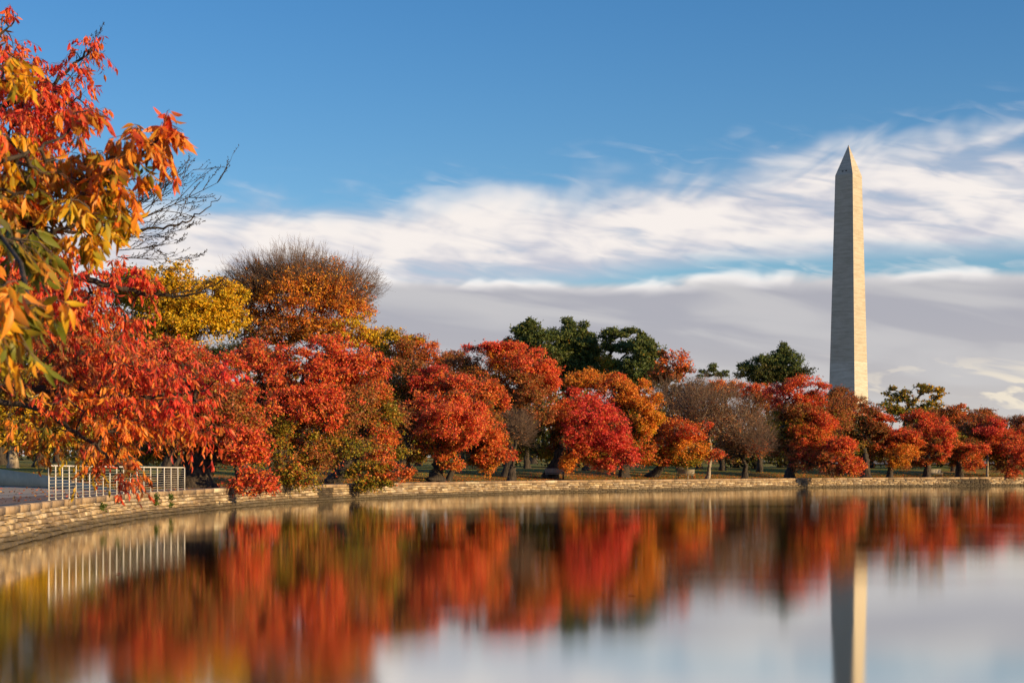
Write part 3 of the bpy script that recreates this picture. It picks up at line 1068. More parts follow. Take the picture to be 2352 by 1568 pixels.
def make_tree(name, label, cat, base_px, D, lobes, leaf=0.120, dens=1.0, trunk_r=0.3, lean=0.0, fork_h=None, group=None,
              bark=None, mat=None, seed=None, twig=1.0, depth_f=1.0, trunk2=None, leafless=False, base_z=None, droop=0.3):
    """lobes: (px, py, rx_px, ry_px, palette, depth offset m[, secondary palette, density])"""
    global TREE_N
    TREE_N += 1
    rg = np.random.default_rng(seed if seed is not None else 100 + TREE_N)
    bark = bark or BARK
    D = max(D, shore_d(base_px) + 3.4)
    mat = mat or LEAF
    bx = (base_px - 1176) / 3800 * D
    bz = float(ground_z(bx, D)[0]) - 0.05 if base_z is None else base_z
    base = np.array([bx, D, bz])
    root = thing(name, label, cat, tuple(base), 0, group)
    if group == FR_NAME:
        la = np.array([lb[:4] for lb in lobes], float)
        x0_, x1_ = (la[:, 0] - la[:, 2]).min(), (la[:, 0] + la[:, 2]).max()
        y0_, y1_ = (la[:, 1] - la[:, 3]).min(), (la[:, 1] + la[:, 3]).max()
        w_, h_ = x1_ - x0_, y1_ - y0_
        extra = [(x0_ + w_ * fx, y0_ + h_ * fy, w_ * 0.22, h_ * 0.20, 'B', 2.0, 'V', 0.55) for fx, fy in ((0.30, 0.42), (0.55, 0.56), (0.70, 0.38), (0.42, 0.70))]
        for lb in lobes:                              # side boughs that break the outline
            for _ in range(3):
                th = rg.uniform(-0.5, 3.6)
                extra.append((lb[0] + math.cos(th) * lb[2] * 0.98, lb[1] - math.sin(th) * lb[3] * 0.98, max(7, lb[2] * rg.uniform(.22, .40)), max(5, lb[3] * rg.uniform(.14, .26)),
                              lb[4], (lb[5] if len(lb) > 5 else 0) + rg.uniform(-1, 1), lb[6] if len(lb) > 6 else None, 0.9))
        for _ in range(3):                            # low hanging boughs
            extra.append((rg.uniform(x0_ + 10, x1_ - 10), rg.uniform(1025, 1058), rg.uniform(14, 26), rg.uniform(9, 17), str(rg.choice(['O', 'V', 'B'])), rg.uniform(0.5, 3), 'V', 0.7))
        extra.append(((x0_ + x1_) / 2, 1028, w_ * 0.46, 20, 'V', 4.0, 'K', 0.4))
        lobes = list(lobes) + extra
    mat = mat or LEAF
    if mat is EVERGREEN:
        dens *= 1.35
    ctrs, rads, pts_all, pal_all, dir_all, rr_all, dens_all, rad_all = [], [], [], [], [], [], [], []
    for lb in lobes:
        px, py, rx, ry, pal = lb[:5]
        dD = lb[5] if len(lb) > 5 else 0.0
        p2 = lb[6] if len(lb) > 6 else None
        dn = lb[7] if len(lb) > 7 else 1.0
        c = P(px, py, D + dD)
        k = (D + dD) / 3800
        sc = 1.06 if mat is EVERGREEN else 1.10
        r = np.array([rx * k, 0.5 * (rx + ry) * k * depth_f * 1.1, ry * k]) * sc
        area = 4 * math.pi * ((r[0] * r[1]) ** 1.6 + (r[0] * r[2]) ** 1.6 + (r[1] * r[2]) ** 1.6) ** (1 / 1.6) / 3 ** (1 / 1.6)
        cr = np.clip(0.25 * (r[0] * r[1] * r[2]) ** (1 / 3), 0.32, 1.1)
        n = int(max(10, area / (cr * cr) * 1.15))
        nb = int(np.clip(area / 7.0, 4, 14))
        bd = unit(rg.normal(size=(nb, 3)) + np.array([0, -0.25, 0.05]))
        bc = c + bd * r * rg.uniform(0.45, 0.72, (nb, 1))
        bs = rg.uniform(0.36, 0.62, nb)
        which = rg.integers(0, nb, n)
        br = r[None] * bs[:, None] * np.array([1.15, 1.1, 0.82])
        q = np.zeros((n, 3)); rr = np.zeros(n)
        for b_i in range(nb):
            mm_ = which == b_i
            if mm_.any():
                q[mm_], _, rr[mm_] = lobe_points(bc[b_i], br[b_i], rg, int(mm_.sum()))
        d = unit((q - c) / r)
        rr = np.linalg.norm((q - c) / r, axis=1)
        ph = q * 2.6
        hole = np.sin(ph[:, 0] + 1.7 * np.sin(ph[:, 2])) + np.sin(ph[:, 1] * 0.9 + 1.3 * np.sin(ph[:, 0] * 0.8)) + np.sin(ph[:, 2] * 1.25 + np.sin(ph[:, 1]))
        ok = hole > (-0.95 if mat is not EVERGREEN else -3.0)
        q, d, rr = q[ok], d[ok], rr[ok]
        n = len(q)
        if n == 0:
            continue
        pts_all.append(q); dir_all.append(d); rr_all.append(rr)
        pal_all += [(pal, p2)] * n
        dens_all.append(np.full(n, dn)); rad_all.append(np.full(n, cr))
    pts = np.concatenate(pts_all); dirs = np.concatenate(dir_all); rr = np.concatenate(rr_all)
    dn = np.concatenate(dens_all); cr = np.concatenate(rad_all)
    zmin_allowed = bz + 0.35
    ctr = pts.mean(0)
    top = pts[:, 2].max()
    fh = fork_h if fork_h is not None else np.clip((top - bz) * 0.22, 1.2, 4.5)
    fork = base + np.array([lean * fh + (ctr[0] - bx) * 0.12, (ctr[1] - D) * 0.2, fh])
    mid = (base + fork) / 2 + np.array([lean * fh * 0.15, 0, 0])
    local = lambda v: v - base
    tb = gnarled_trunk([local(base - np.array([0, 0, 0.2])), local(mid), local(fork)], trunk_r, trunk_r * 0.72, rg, rough=0.12 if trunk_r > 0.15 else 0.04)
    if trunk2:
        for (ox, ex, ez, rr2) in trunk2:
            tb2 = gnarled_trunk([np.array([ox * .3, 0, -0.2]), np.array([ox + ex * .4, 0.1, ez * .5]), np.array([ox + ex, 0.2, ez])], rr2, rr2 * .6, rg)
            tb.add(tb2.v[0], [])
            off = tb.nv - len(tb2.v[0])
            tb.f.extend([i + off for i in tb2.f]); tb.c.extend(tb2.c)
    link('trunk', tb.mesh('trunk', bark, True), root)
    # limbs
    nodes, par, ln = skeleton([fork - np.array([0, 0, fh * .15]), fork], pts, rg)
    R = radii_of(nodes, par, 0.012 * (1 + D / 200), trunk_r * 0.62)
    A = nodes[par[1:]]; B = nodes[1:]
    V, Fc, Cn = tubes_segments(local(A), local(B), np.minimum(R[par[1:]], R[1:] * 1.35), R[1:], 3 if D > 140 else 4)
    link('branches', mesh_from('branches', V, Fc, Cn, TWIG if bark is TWIG else bark, smooth=True), root)
    # leaves: every clump is a few drooping sprays
    per = 47 * dens
    N = len(pts)
    cnt = np.maximum(2, (per * dn * (cr / 0.75) ** 2 / (leaf / 0.17) ** 1.7 * rg.uniform(0.55, 1.35, N)).astype(int))
    idx_ = np.repeat(np.arange(N), cnt)
    M = len(idx_)
    # sprays: leaf sits along one of 7 directions of its clump
    K = 7
    sd = unit(rg.normal(size=(N, K, 3)) * (1, 1, 0.4) + dirs[:, None, :] * 0.9 + np.array([0, 0, 0.15]))
    ki = rg.integers(0, K, M)
    f = rg.uniform(0.05, 1.0, M) ** 0.7
    sp_ = sd[idx_, ki]
    off = sp_ * (f * cr[idx_] * (1.1 + 0.7 * ((idx_ * 7 + ki) % 5 == 0)))[:, None]
    off[:, 2] -= droop * f ** 2 * cr[idx_]
    off += rg.normal(size=(M, 3)) * (0.15 * cr[idx_])[:, None]
    LP = pts[idx_] + off
    keep = LP[:, 2] > 0.35
    LP, idx_, sp_, ki = LP[keep], idx_[keep], sp_[keep], ki[keep]
    M = len(LP)
    d = unit(sp_ * 0.6 + rg.normal(size=(M, 3)) * 0.7 + np.array([0, 0, -0.45]))
    nrm = unit(rg.normal(size=(M, 3)) * 0.8 + dirs[idx_] * 0.7 + np.array([0, 0, 0.6]))
    L = leaf * rg.uniform(0.7, 1.35, M)
    V = tri_leaves(local(LP), d, nrm, L, L * rg.uniform(0.6, 0.85, M))
    cols = np.zeros((M, 3))
    pa = np.array([p[0] for p in pal_all]); pb = np.array([p[1] or p[0] for p in pal_all])
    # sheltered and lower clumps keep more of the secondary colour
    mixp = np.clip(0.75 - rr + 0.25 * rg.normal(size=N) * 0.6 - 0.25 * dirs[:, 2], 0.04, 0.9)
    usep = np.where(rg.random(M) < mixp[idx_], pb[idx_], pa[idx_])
    # each spray favours one shade
    spraykey = (idx_ * K + ki)
    sr = np.random.default_rng(int(D * 10) + TREE_N)
    srand = sr.random(N * K)[spraykey]
    for p in set(usep.tolist()):
        m_ = usep == p
        cs = np.array([c for c, _ in PAL[p]]); ws = np.array([x for _, x in PAL[p]], float); ws = np.cumsum(ws / ws.sum())
        pick = np.where(rg.random(m_.sum()) < 0.6, srand[m_], rg.random(m_.sum()))
        cols[m_] = cs[np.minimum(np.searchsorted(ws, pick), len(cs) - 1)]
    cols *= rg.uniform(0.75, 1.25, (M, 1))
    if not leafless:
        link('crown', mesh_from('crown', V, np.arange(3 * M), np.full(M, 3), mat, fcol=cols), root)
    # fine twigs
    if twig > 1 or (twig > 0 and D < 132):
        K2 = max(1, int(twig))
        ti = np.repeat(np.arange(N), K2)
        td = unit(rg.normal(size=(len(ti), 3)) * .6 + dirs[ti] + np.array([0, 0, 0.25]))
        A = pts[ti]; B = A + td * (cr[ti] * rg.uniform(0.7, 1.5, len(ti)))[:, None]
        rt = 0.008 * (1 + D / 250)
        V, Fc, Cn = tubes_segments(local(A), local(B), np.full(len(A), rt), np.full(len(A), rt * 0.5), 3)
        link('twigs', mesh_from('twigs', V, Fc, Cn, TWIG), root)
    return root, M


def broom(root, base, pts_c, r, n, up, length, rt, rg, mat=TWIG, name='twigs'):
    """fine upright twigs filling an ellipsoid, each bent once with side shoots"""
    d = unit(rg.normal(size=(n, 3)))
    q = pts_c + d * r * (rg.uniform(0, 1, n) ** 0.4)[:, None] * np.array([1, 1, 1])
    td = unit(up + (q - pts_c) / r * 0.8 + rg.normal(size=(n, 3)) * 0.28)
    L = length * rg.uniform(0.5, 1.2, n)[:, None]
    m1 = q + td * L * 0.5
    td2 = unit(td + rg.normal(size=(n, 3)) * 0.25 + np.array([0, 0, 0.15]))
    m2 = m1 + td2 * L * 0.5
    A = [q, m1]; B = [m1, m2]; ra_ = [np.full(n, rt), np.full(n, rt * .7)]; rb_ = [np.full(n, rt * .7), np.full(n, rt * .35)]
    for k in range(3):
        f = rg.uniform(0.2, 0.9, n)[:, None]
        s0 = q + (m2 - q) * f
        sd = unit(td + rg.normal(size=(n, 3)) * 0.7)
        A.append(s0); B.append(s0 + sd * L * 0.38); ra_.append(np.full(n, rt * .5)); rb_.append(np.full(n, rt * .25))
    V, Fc, Cn = tubes_segments(np.concatenate(A) - base, np.concatenate(B) - base, np.concatenate(ra_), np.concatenate(rb_), 3)
    return link(name, mesh_from(name, V, Fc, Cn, mat), root)


FR = 'red and orange cherry trees along the seawall'
MIDG = 'autumn trees standing behind the front row'
total = 0


def T(*a, **k):
    global total
    r, m = make_tree(*a, **k)
    total += m
    return r


# ---- front row, left to right
T('cherry_tree', 'cherry tree behind the railing, mostly hidden by the close red branches', 'tree', 378, 84,
  [(330, 880, 110, 90, 'R', 2, 'B'), (420, 950, 90, 80, 'B', 1, 'V'), (260, 820, 90, 55, 'B', 4, 'R'), (400, 840, 90, 50, 'R', 3, 'B')],
  group=FR, trunk_r=0.42, lean=0.25, fork_h=1.6, trunk2=[(0.1, 0.8, 1.9, 0.16), (-0.1, 0.5, 2.0, 0.12)])
T('cherry_tree', 'gnarled thick trunked cherry tree just right of the railing end', 'tree', 455, 86,
  [(470, 930, 70, 80, 'R', 2, 'B'), (545, 950, 60, 70, 'B', 0, 'V'), (565, 1010, 44, 80, 'R', -1, 'O'), (555, 1065, 52, 42, 'R', -1, 'O', 1.1), (585, 1110, 38, 24, 'R', -1.5, 'O', 1.2), (545, 1105, 30, 26, 'R', -1.0, 'O', 1.0),
   (510, 870, 60, 50, 'R', 3, 'V'), (600, 930, 30, 40, 'R', 1, 'V')],
  group=FR, trunk_r=0.62, lean=-0.12, fork_h=1.9, trunk2=[(0.25, 0.7, 2.0, 0.24), (-0.3, -0.5, 1.9, 0.24)])
T('cherry_tree', 'wide bright red cherry tree with olive lower skirt over the seawall', 'tree', 635, 97,
  [(650, 815, 80, 38, 'R', 3, 'O'), (740, 820, 90, 42, 'R', 2, 'O'), (820, 838, 66, 34, 'R', 2, 'O'), (600, 855, 60, 45, 'R', 2, 'V'), (690, 865, 80, 50, 'R', 0, 'O'),
   (700, 925, 80, 50, 'R', -1, 'O'), (752, 940, 40, 48, 'R', 0, 'R'), (640, 930, 60, 50, 'O', 0, 'V'), (655, 1000, 55, 45, 'V', -1, 'O'), (680, 1060, 46, 50, 'V', -2, 'O'), (700, 1108, 30, 20, 'V', -2.5, 'O'),
   (760, 880, 60, 45, 'R', 3, 'O'), (850, 858, 40, 26, 'R', 4, 'R')],
  group=FR, trunk_r=0.45, lean=0.15, fork_h=1.9)
T('cherry_tree', 'olive and orange cherry tree whose lowest branches droop over the seawall', 'tree', 760, 111,
  [(830, 900, 60, 45, 'O', 0, 'V'), (860, 960, 50, 50, 'V', 0, 'O'), (820, 1000, 50, 45, 'V', 2, 'Y'), (880, 1030, 40, 40, 'O', -2, 'V'), (800, 1055, 50, 20, 'V', 3, 'Y'), (845, 1088, 42, 26, 'V', -5, 'O', 1.1), (905, 1098, 36, 16, 'O', -5, 'B', 1.1),
   (890, 1090, 52, 24, 'O', -4, 'V'), (850, 1112, 40, 14, 'V', -5, 'K'), (790, 940, 40, 60, 'O', 3, 'V'), (870, 1005, 30, 34, 'O', -1, 'O')],
  group=FR, trunk_r=0.42, lean=0.55, fork_h=2.2)
T('cherry_tree', 'shaded cherry tree with dark olive crown between brighter neighbours', 'tree', 905, 124,
  [(930, 880, 50, 50, 'B', 2, 'V'), (905, 930, 45, 50, 'V', 3, 'K'), (930, 1000, 45, 45, 'B', 2, 'V'), (960, 890, 40, 45, 'B', 3, 'K')],
  group=FR, trunk_r=0.36, lean=0.35, fork_h=2.4)
T('cherry_tree', 'bright coral red cherry tree with flared dark trunk on the lawn', 'tree', 997, 124,
  [(985, 865, 40, 26, 'C', 1, 'O'), (1040, 885, 50, 32, 'R', 0, 'B'), (1010, 925, 60, 34, 'R', 0, 'O'), (1060, 945, 48, 46, 'R', -1, 'O'), (1030, 975, 60, 45, 'R', -2, 'O'), (1070, 1000, 36, 40, 'R', -1, 'O'),
   (1005, 1020, 46, 34, 'O', -1, 'V'), (1030, 1045, 36, 28, 'O', 0, 'V'), (955, 960, 40, 30, 'R', 2, 'V')],
  group=FR, trunk_r=0.5, lean=0.18, fork_h=2.6)
T('cherry_tree', 'orange cherry tree with a narrow trunk reaching out to the right', 'tree', 1026, 128,
  [(1110, 900, 34, 40, 'O', 2, 'B'), (1100, 950, 40, 46, 'O', 1, 'V'), (1122, 1000, 36, 40, 'O', 0, 'O'), (1130, 1040, 38, 28, 'O', 0, 'R'), (1122, 1075, 20, 20, 'G', 0, 'O'), (1160, 1048, 20, 10, 'R', 0, 'R'), (1090, 1000, 30, 40, 'V', 1, 'O'), (1150, 930, 18, 30, 'R', 2, 'O')],
  group=FR, trunk_r=0.22, lean=0.3, fork_h=3.0)
T('cherry_tree', 'tall spreading red cherry tree with jagged top left of the evergreens', 'tree', 1165, 142,
  [(1120, 802, 50, 16, 'C', 2, 'R'), (1160, 820, 60, 28, 'R', 2, 'O'), (1215, 838, 46, 34, 'R', 0, 'R'), (1252, 868, 34, 38, 'R', 0, 'R'), (1140, 860, 60, 40, 'G', 2, 'O'), (1160, 900, 50, 36, 'V', 1, 'G'), (1085, 830, 50, 30, 'B', 5, 'B'),
   (1200, 890, 50, 36, 'B', -1, 'O'), (1235, 930, 36, 40, 'B', -2, 'B'), (1190, 950, 44, 44, 'B', 0, 'K'), (1170, 990, 40, 40, 'K', 3, 'K'), (1225, 985, 40, 44, 'K', 3, 'V')],
  group=FR, trunk_r=0.45, lean=0.1, fork_h=2.6)
T('cherry_tree', 'round crimson cherry tree leaning behind a small bench', 'tree', 1262, 144,
  [(1320, 925, 40, 26, 'C', 0, 'B'), (1370, 935, 50, 30, 'C', 0, 'R'), (1300, 970, 40, 45, 'O', -1, 'B'), (1350, 985, 50, 46, 'C', -3, 'O'), (1405, 985, 48, 50, 'C', -3, 'C'), (1425, 1035, 32, 48, 'C', -4, 'R'), (1330, 1040, 34, 30, 'O', -3, 'R'), (1375, 1040, 40, 30, 'O', -3, 'V'),
   (1400, 1075, 26, 20, 'R', -4, 'O'), (1305, 1068, 16, 18, 'G', -3, 'O'), (1270, 985, 24, 44, 'B', 1, 'K')],
  group=FR, trunk_r=0.5, lean=0.25, fork_h=2.5)
T('cherry_tree', 'two toned cherry tree behind the crimson one with golden right side', 'tree', 1432, 152,
  [(1360, 875, 50, 24, 'G', 2, 'O'), (1410, 895, 50, 32, 'O', 1, 'G'), (1460, 905, 40, 34, 'G', 0, 'O'), (1492, 940, 34, 38, 'G', -1, 'G'), (1500, 975, 26, 28, 'Y', -1, 'G'), (1460, 970, 40, 44, 'V', 1, 'G'), (1450, 1010, 34, 34, 'O', -1, 'V'), (1478, 1038, 22, 18, 'O', -1, 'V'), (1400, 940, 44, 34, 'B', 3, 'V')],
  group=FR, trunk_r=0.4, lean=0.1, fork_h=2.4)
T('cherry_tree', 'rusty orange cherry tree on a stake thin trunk near the lone bench', 'tree', 1580, 152,
  [(1555, 985, 40, 24, 'O', 0, 'B'), (1595, 992, 34, 26, 'R', -1, 'O'), (1545, 1020, 34, 28, 'O', 0, 'V'), (1585, 1028, 34, 32, 'G', -1, 'V'), (1580, 1055, 26, 18, 'V', -1, 'G'), (1525, 1040, 16, 22, 'O', 1, 'O')],
  group=FR, trunk_r=0.07, lean=0.0, fork_h=2.6, bark=PALEBARK)
T('cherry_tree', 'cherry tree with short dark leaning trunk and green shaded crown', 'tree', 1490, 156,
  [(1530, 985, 34, 36, 'B', 4, 'V'), (1520, 1020, 40, 26, 'V', 3, 'K'), (1500, 1045, 30, 16, 'K', 3, 'V')],
  group=FR, trunk_r=0.38, lean=0.9, fork_h=1.6)
T('cherry_tree', 'big scarlet cherry tree with golden heart left of the monument', 'tree', 1812, 166,
  [(1800, 905, 44, 26, 'C', 2, 'R'), (1850, 895, 50, 26, 'R', 1, 'R'), (1885, 925, 36, 38, 'R', 0, 'C'), (1895, 965, 24, 40, 'R', 0, 'G'), (1850, 940, 48, 36, 'B', 1, 'V'), (1820, 975, 50, 36, 'V', 2, 'Y'), (1860, 1000, 44, 30, 'O', 0, 'Y'), (1880, 1030, 50, 26, 'R', -1, 'O'),
   (1930, 1035, 36, 26, 'R', -3, 'O'), (1950, 1065, 30, 26, 'R', -4, 'G'), (1905, 1062, 36, 22, 'B', -3, 'R'), (1800, 1020, 48, 30, 'B', 2, 'K'), (1845, 1055, 40, 20, 'B', -1, 'C')],
  group=FR, trunk_r=0.42, lean=0.1, fork_h=2.8)
T('cherry_tree', 'dim brownish cherry tree right below the monument base', 'tree', 1990, 178,
  [(1955, 945, 40, 30, 'B', 2, 'O'), (1990, 960, 34, 28, 'B', 2, 'K'), (1975, 1000, 44, 36, 'K', 2, 'B'), (1965, 1040, 34, 24, 'B', 3, 'K'), (2010, 1010, 30, 34, 'B', 1, 'K')],
  group=FR, trunk_r=0.42, lean=0.0, fork_h=2.6)
T('cherry_tree', 'slim red and gold cherry tree right of the monument', 'tree', 2043, 170,
  [(2020, 975, 28, 22, 'R', 0, 'O'), (2020, 1005, 24, 32, 'R', 0, 'C'), (2062, 1000, 36, 20, 'R', -1, 'O'), (2080, 1015, 30, 22, 'O', -1, 'G'), (2070, 1040, 32, 24, 'G', -1, 'O'), (2068, 1060, 20, 16, 'G', -1, 'V'), (2045, 1025, 20, 24, 'B', 1, 'V')],
  group=FR, trunk_r=0.27, lean=0.05, fork_h=3.4)
T('cherry_tree', 'cherry tree with flame red right flank under the olive tree', 'tree', 2130, 176,
  [(2110, 965, 34, 18, 'R', 0, 'C'), (2140, 985, 30, 24, 'R', 0, 'B'), (2166, 1000, 22, 34, 'R', -1, 'C'), (2162, 1035, 14, 20, 'R', -1, 'R'), (2120, 1005, 34, 30, 'B', 1, 'B'), (2130, 1045, 26, 18, 'O', 0, 'B')],
  group=FR, trunk_r=0.36, lean=0.0, fork_h=2.8)
T('cherry_tree', 'cherry tree with thin orange tongue of leaves hanging to the lawn', 'tree', 2205, 182,
  [(2190, 1010, 30, 22, 'V', 1, 'B'), (2215, 1035, 36, 22, 'O', 0, 'V'), (2235, 1060, 18, 26, 'O', -2, 'R'), (2245, 1030, 22, 12, 'R', -1, 'O'), (2185, 1045, 30, 20, 'K', 1, 'V')],
  group=FR, trunk_r=0.36, lean=-0.05, fork_h=2.2)
T('cherry_tree', 'red cherry tree at the far right edge overhanging the seawall', 'tree', 2318, 188,
  [(2280, 985, 34, 24, 'C', 0, 'B'), (2310, 1005, 36, 26, 'R', 0, 'B'), (2335, 1035, 30, 30, 'R', -3, 'O'), (2345, 1072, 26, 28, 'O', -4, 'R'), (2290, 1020, 30, 22, 'R', 1, 'V'), (2365, 1000, 40, 40, 'B', 2, 'R')],
  group=FR, trunk_r=0.34, lean=0.1, fork_h=2.4)
T('cherry_tree', 'slender cherry tree with pale trunk second from the right edge', 'tree', 2268, 192,
  [(2260, 990, 40, 34, 'B', 2, 'V'), (2235, 985, 34, 30, 'B', 3, 'O'), (2270, 1030, 28, 22, 'B', 2, 'K')],
  group=FR, trunk_r=0.14, lean=0.05, fork_h=3.2, bark=PALEBARK)

# ---- middle rows
T('autumn_tree', 'rust topped tree with yellow crest left of centre', 'tree', 930, 150,
  [(905, 765, 26, 18, 'Y', 0, 'V'), (935, 775, 34, 20, 'Y', 0, 'V'), (930, 800, 60, 30, 'B', 0, 'O'), (975, 812, 40, 26, 'O', 0, 'B'), (900, 820, 44, 34, 'V', 1, 'B'), (950, 845, 60, 34, 'B', 1, 'K'), (1010, 845, 30, 30, 'B', 2, 'B'), (900, 880, 50, 40, 'K', 2, 'V')],
  group=MIDG, trunk_r=0.4)
T('autumn_tree', 'low rust brown tree filling the dip left of the jagged red one', 'tree', 1050, 172,
  [(1040, 835, 40, 24, 'B', 0, 'B'), (1070, 850, 40, 30, 'B', 0, 'K'), (1050, 885, 50, 30, 'B', 0, 'K')], group=MIDG, trunk_r=0.35)
T('autumn_tree', 'bright yellow tree beneath the bare topped one', 'tree', 420, 160,
  [(400, 632, 36, 38, 'Y', 0, 'Y'), (350, 655, 50, 44, 'Y', 0, 'V'), (545, 690, 26, 36, 'Y', 1, 'V'), (290, 660, 50, 44, 'V', 1, 'B'), (370, 680, 60, 45, 'Y', 0, 'V'), (440, 690, 70, 50, 'Y', 0, 'Y'), (505, 690, 45, 50, 'Y', 0, 'V'), (300, 700, 60, 60, 'V', 2, 'B'), (420, 750, 100, 50, 'Y', 0, 'V'), (520, 745, 40, 44, 'Y', 0, 'V'), (480, 670, 50, 34, 'Y', 0, 'Y'), (450, 730, 60, 40, 'Y', -1, 'Y'), (330, 770, 80, 40, 'B', 2, 'V')],
  group=MIDG, trunk_r=0.5, leaf=0.20, dens=1.0)
big = T('autumn_tree', 'very large orange tree whose grey top branches are already bare', 'tree', 700, 178,
        [(700, 700, 120, 56, 'G', 0, 'O', 0.75), (600, 700, 60, 50, 'G', 0, 'B', 0.65), (790, 715, 64, 46, 'G', 0, 'O', 0.75), (700, 628, 100, 34, 'G', 0, 'O', 0.35), (700, 655, 100, 36, 'G', 0, 'Y', 0.6), (600, 648, 60, 40, 'G', 0, 'B', 0.5), (790, 668, 56, 36, 'G', 0, 'O', 0.55), (820, 765, 60, 36, 'Y', -3, 'G', 0.9), (740, 765, 60, 36, 'G', -2, 'Y', 0.7), (640, 760, 70, 40, 'B', 0, 'G', 0.6), (560, 760, 40, 36, 'V', 0, 'B', 0.6), (865, 790, 30, 30, 'G', 0, 'Y', 0.8)],
        group=MIDG, trunk_r=0.55, leaf=0.19, fork_h=6.0, dens=1.0, twig=2, bark=TWIG)
rg = np.random.default_rng(77)
bb = np.array(big.location)
for (px, py, rx, ry, n_) in ((590, 665, 60, 46, 650), (680, 645, 88, 50, 950), (780, 675, 78, 48, 750), (720, 710, 120, 40, 200)):
    c = P(px, py, 178); k = 178 / 3800
    broom(big, bb, c, np.array([rx * k, rx * k, ry * k]), n_, np.array([(px - 690) / 130.0, 0, 1.1]), 2.6, 0.020, rg)
T('autumn_tree', 'dark olive tree in the shade under the big orange tree', 'tree', 560, 150,
  [(560, 820, 60, 34, 'K', 0, 'V'), (480, 830, 50, 30, 'K', 0, 'V'), (620, 830, 60, 24, 'K', 0, 'B')], group=MIDG, trunk_r=0.3)

# evergreens
T('evergreen_tree', 'leftmost tall evergreen of the dark green cluster', 'tree', 1225, 262,
  [(1222, 738, 13, 16, 'D', 0, 'D'), (1222, 762, 26, 26, 'D', 0, 'K'), (1175, 790, 20, 14, 'D', 0, 'D'), (1195, 775, 28, 24, 'D', 0, 'D'), (1235, 790, 48, 34, 'D', 0, 'K'), (1195, 812, 44, 26, 'D', 0, 'K'), (1240, 830, 50, 30, 'K', 0, 'D')],
  mat=EVERGREEN, leaf=0.25, trunk_r=0.5, group='evergreens on the skyline', dens=1.2, droop=0.0)
T('evergreen_tree', 'middle evergreen of the cluster with a broad double top', 'tree', 1320, 266,
  [(1303, 750, 20, 18, 'D', 0, 'D'), (1300, 778, 36, 28, 'D', 0, 'K'), (1340, 752, 10, 16, 'D', 0, 'D'), (1345, 775, 20, 20, 'D', 0, 'V'), (1330, 800, 50, 36, 'D', 0, 'V'), (1290, 820, 40, 40, 'D', 0, 'K'), (1350, 840, 48, 36, 'D', 0, 'K'), (1290, 870, 44, 30, 'K', 0, 'D'), (1362, 795, 20, 30, 'D', 0, 'V')],
  mat=EVERGREEN, leaf=0.25, trunk_r=0.55, group='evergreens on the skyline', dens=1.2, droop=0.0)
T('evergreen_tree', 'open crowned evergreen with limbs showing against the cloud', 'tree', 1420, 262,
  [(1410, 768, 28, 14, 'D', 0, 'D'), (1440, 764, 24, 12, 'D', 0, 'D'), (1400, 790, 16, 14, 'D', 0, 'K', 0.7), (1428, 800, 26, 24, 'D', 0, 'K', 0.8), (1400, 840, 30, 24, 'V', 0, 'K')],
  mat=EVERGREEN, leaf=0.25, trunk_r=0.45, group='evergreens on the skyline', dens=1.1, droop=0.0)
T('evergreen_tree', 'rightmost rounded evergreen of the dark green cluster', 'tree', 1475, 258,
  [(1470, 776, 20, 16, 'D', 0, 'D'), (1475, 796, 30, 20, 'D', 0, 'D'), (1482, 815, 34, 34, 'D', 0, 'V'), (1465, 850, 50, 32, 'D', 0, 'K'), (1495, 865, 36, 28, 'K', 0, 'D'), (1430, 875, 50, 26, 'K', 0, 'D')],
  mat=EVERGREEN, leaf=0.25, trunk_r=0.5, group='evergreens on the skyline', dens=1.2, droop=0.0)
T('evergreen_tree', 'wide evergreen standing alone left of the monument', 'tree', 1775, 300,
  [(1797, 800, 14, 12, 'D', 0, 'D'), (1803, 818, 26, 18, 'D', 0, 'D'), (1812, 835, 36, 26, 'D', 0, 'D'), (1750, 835, 36, 18, 'D', 0, 'K'), (1720, 848, 24, 16, 'D', 0, 'K'), (1775, 858, 70, 20, 'K', 0, 'D'), (1835, 858, 22, 14, 'D', 0, 'D')],
  mat=EVERGREEN, leaf=0.25, trunk_r=0.5, group='evergreens on the skyline', dens=1.1, droop=0.0)
T('small_tree', 'small sparse green tree peeking over the orange crown', 'tree', 1638, 290,
  [(1635, 843, 16, 8, 'D', 0, 'D', .7), (1655, 855, 18, 8, 'D', 0, 'K', .7), (1615, 858, 14, 8, 'D', 0, 'K', .6)],
  mat=EVERGREEN, leaf=0.25, trunk_r=0.25, dens=1.0)
T('autumn_tree', 'rust red tree beside the rightmost evergreen', 'tree', 1545, 246,
  [(1525, 815, 18, 16, 'B', 0, 'R', .5), (1550, 835, 36, 26, 'O', 0, 'B', .7), (1570, 858, 22, 18, 'B', 0, 'O', .7), (1530, 865, 34, 24, 'B', 0, 'N')],
  leaf=0.28, trunk_r=0.35, group=MIDG)
T('autumn_tree', 'orange crowned tree with flat top between bare trees and scarlet tree', 'tree', 1660, 186,
  [(1640, 880, 40, 20, 'O', 0, 'G'), (1668, 895, 38, 24, 'G', 0, 'O'), (1640, 905, 40, 20, 'V', 0, 'G')], group=MIDG, trunk_r=0.3)
T('autumn_tree', 'rusty tree right behind the scarlet cherry on its left side', 'tree', 1745, 184,
  [(1730, 895, 34, 22, 'R', 0, 'B'), (1765, 905, 36, 26, 'O', 0, 'B'), (1740, 935, 44, 34, 'B', 0, 'V'), (1775, 960, 40, 34, 'K', 0, 'V')], group=MIDG, trunk_r=0.3)
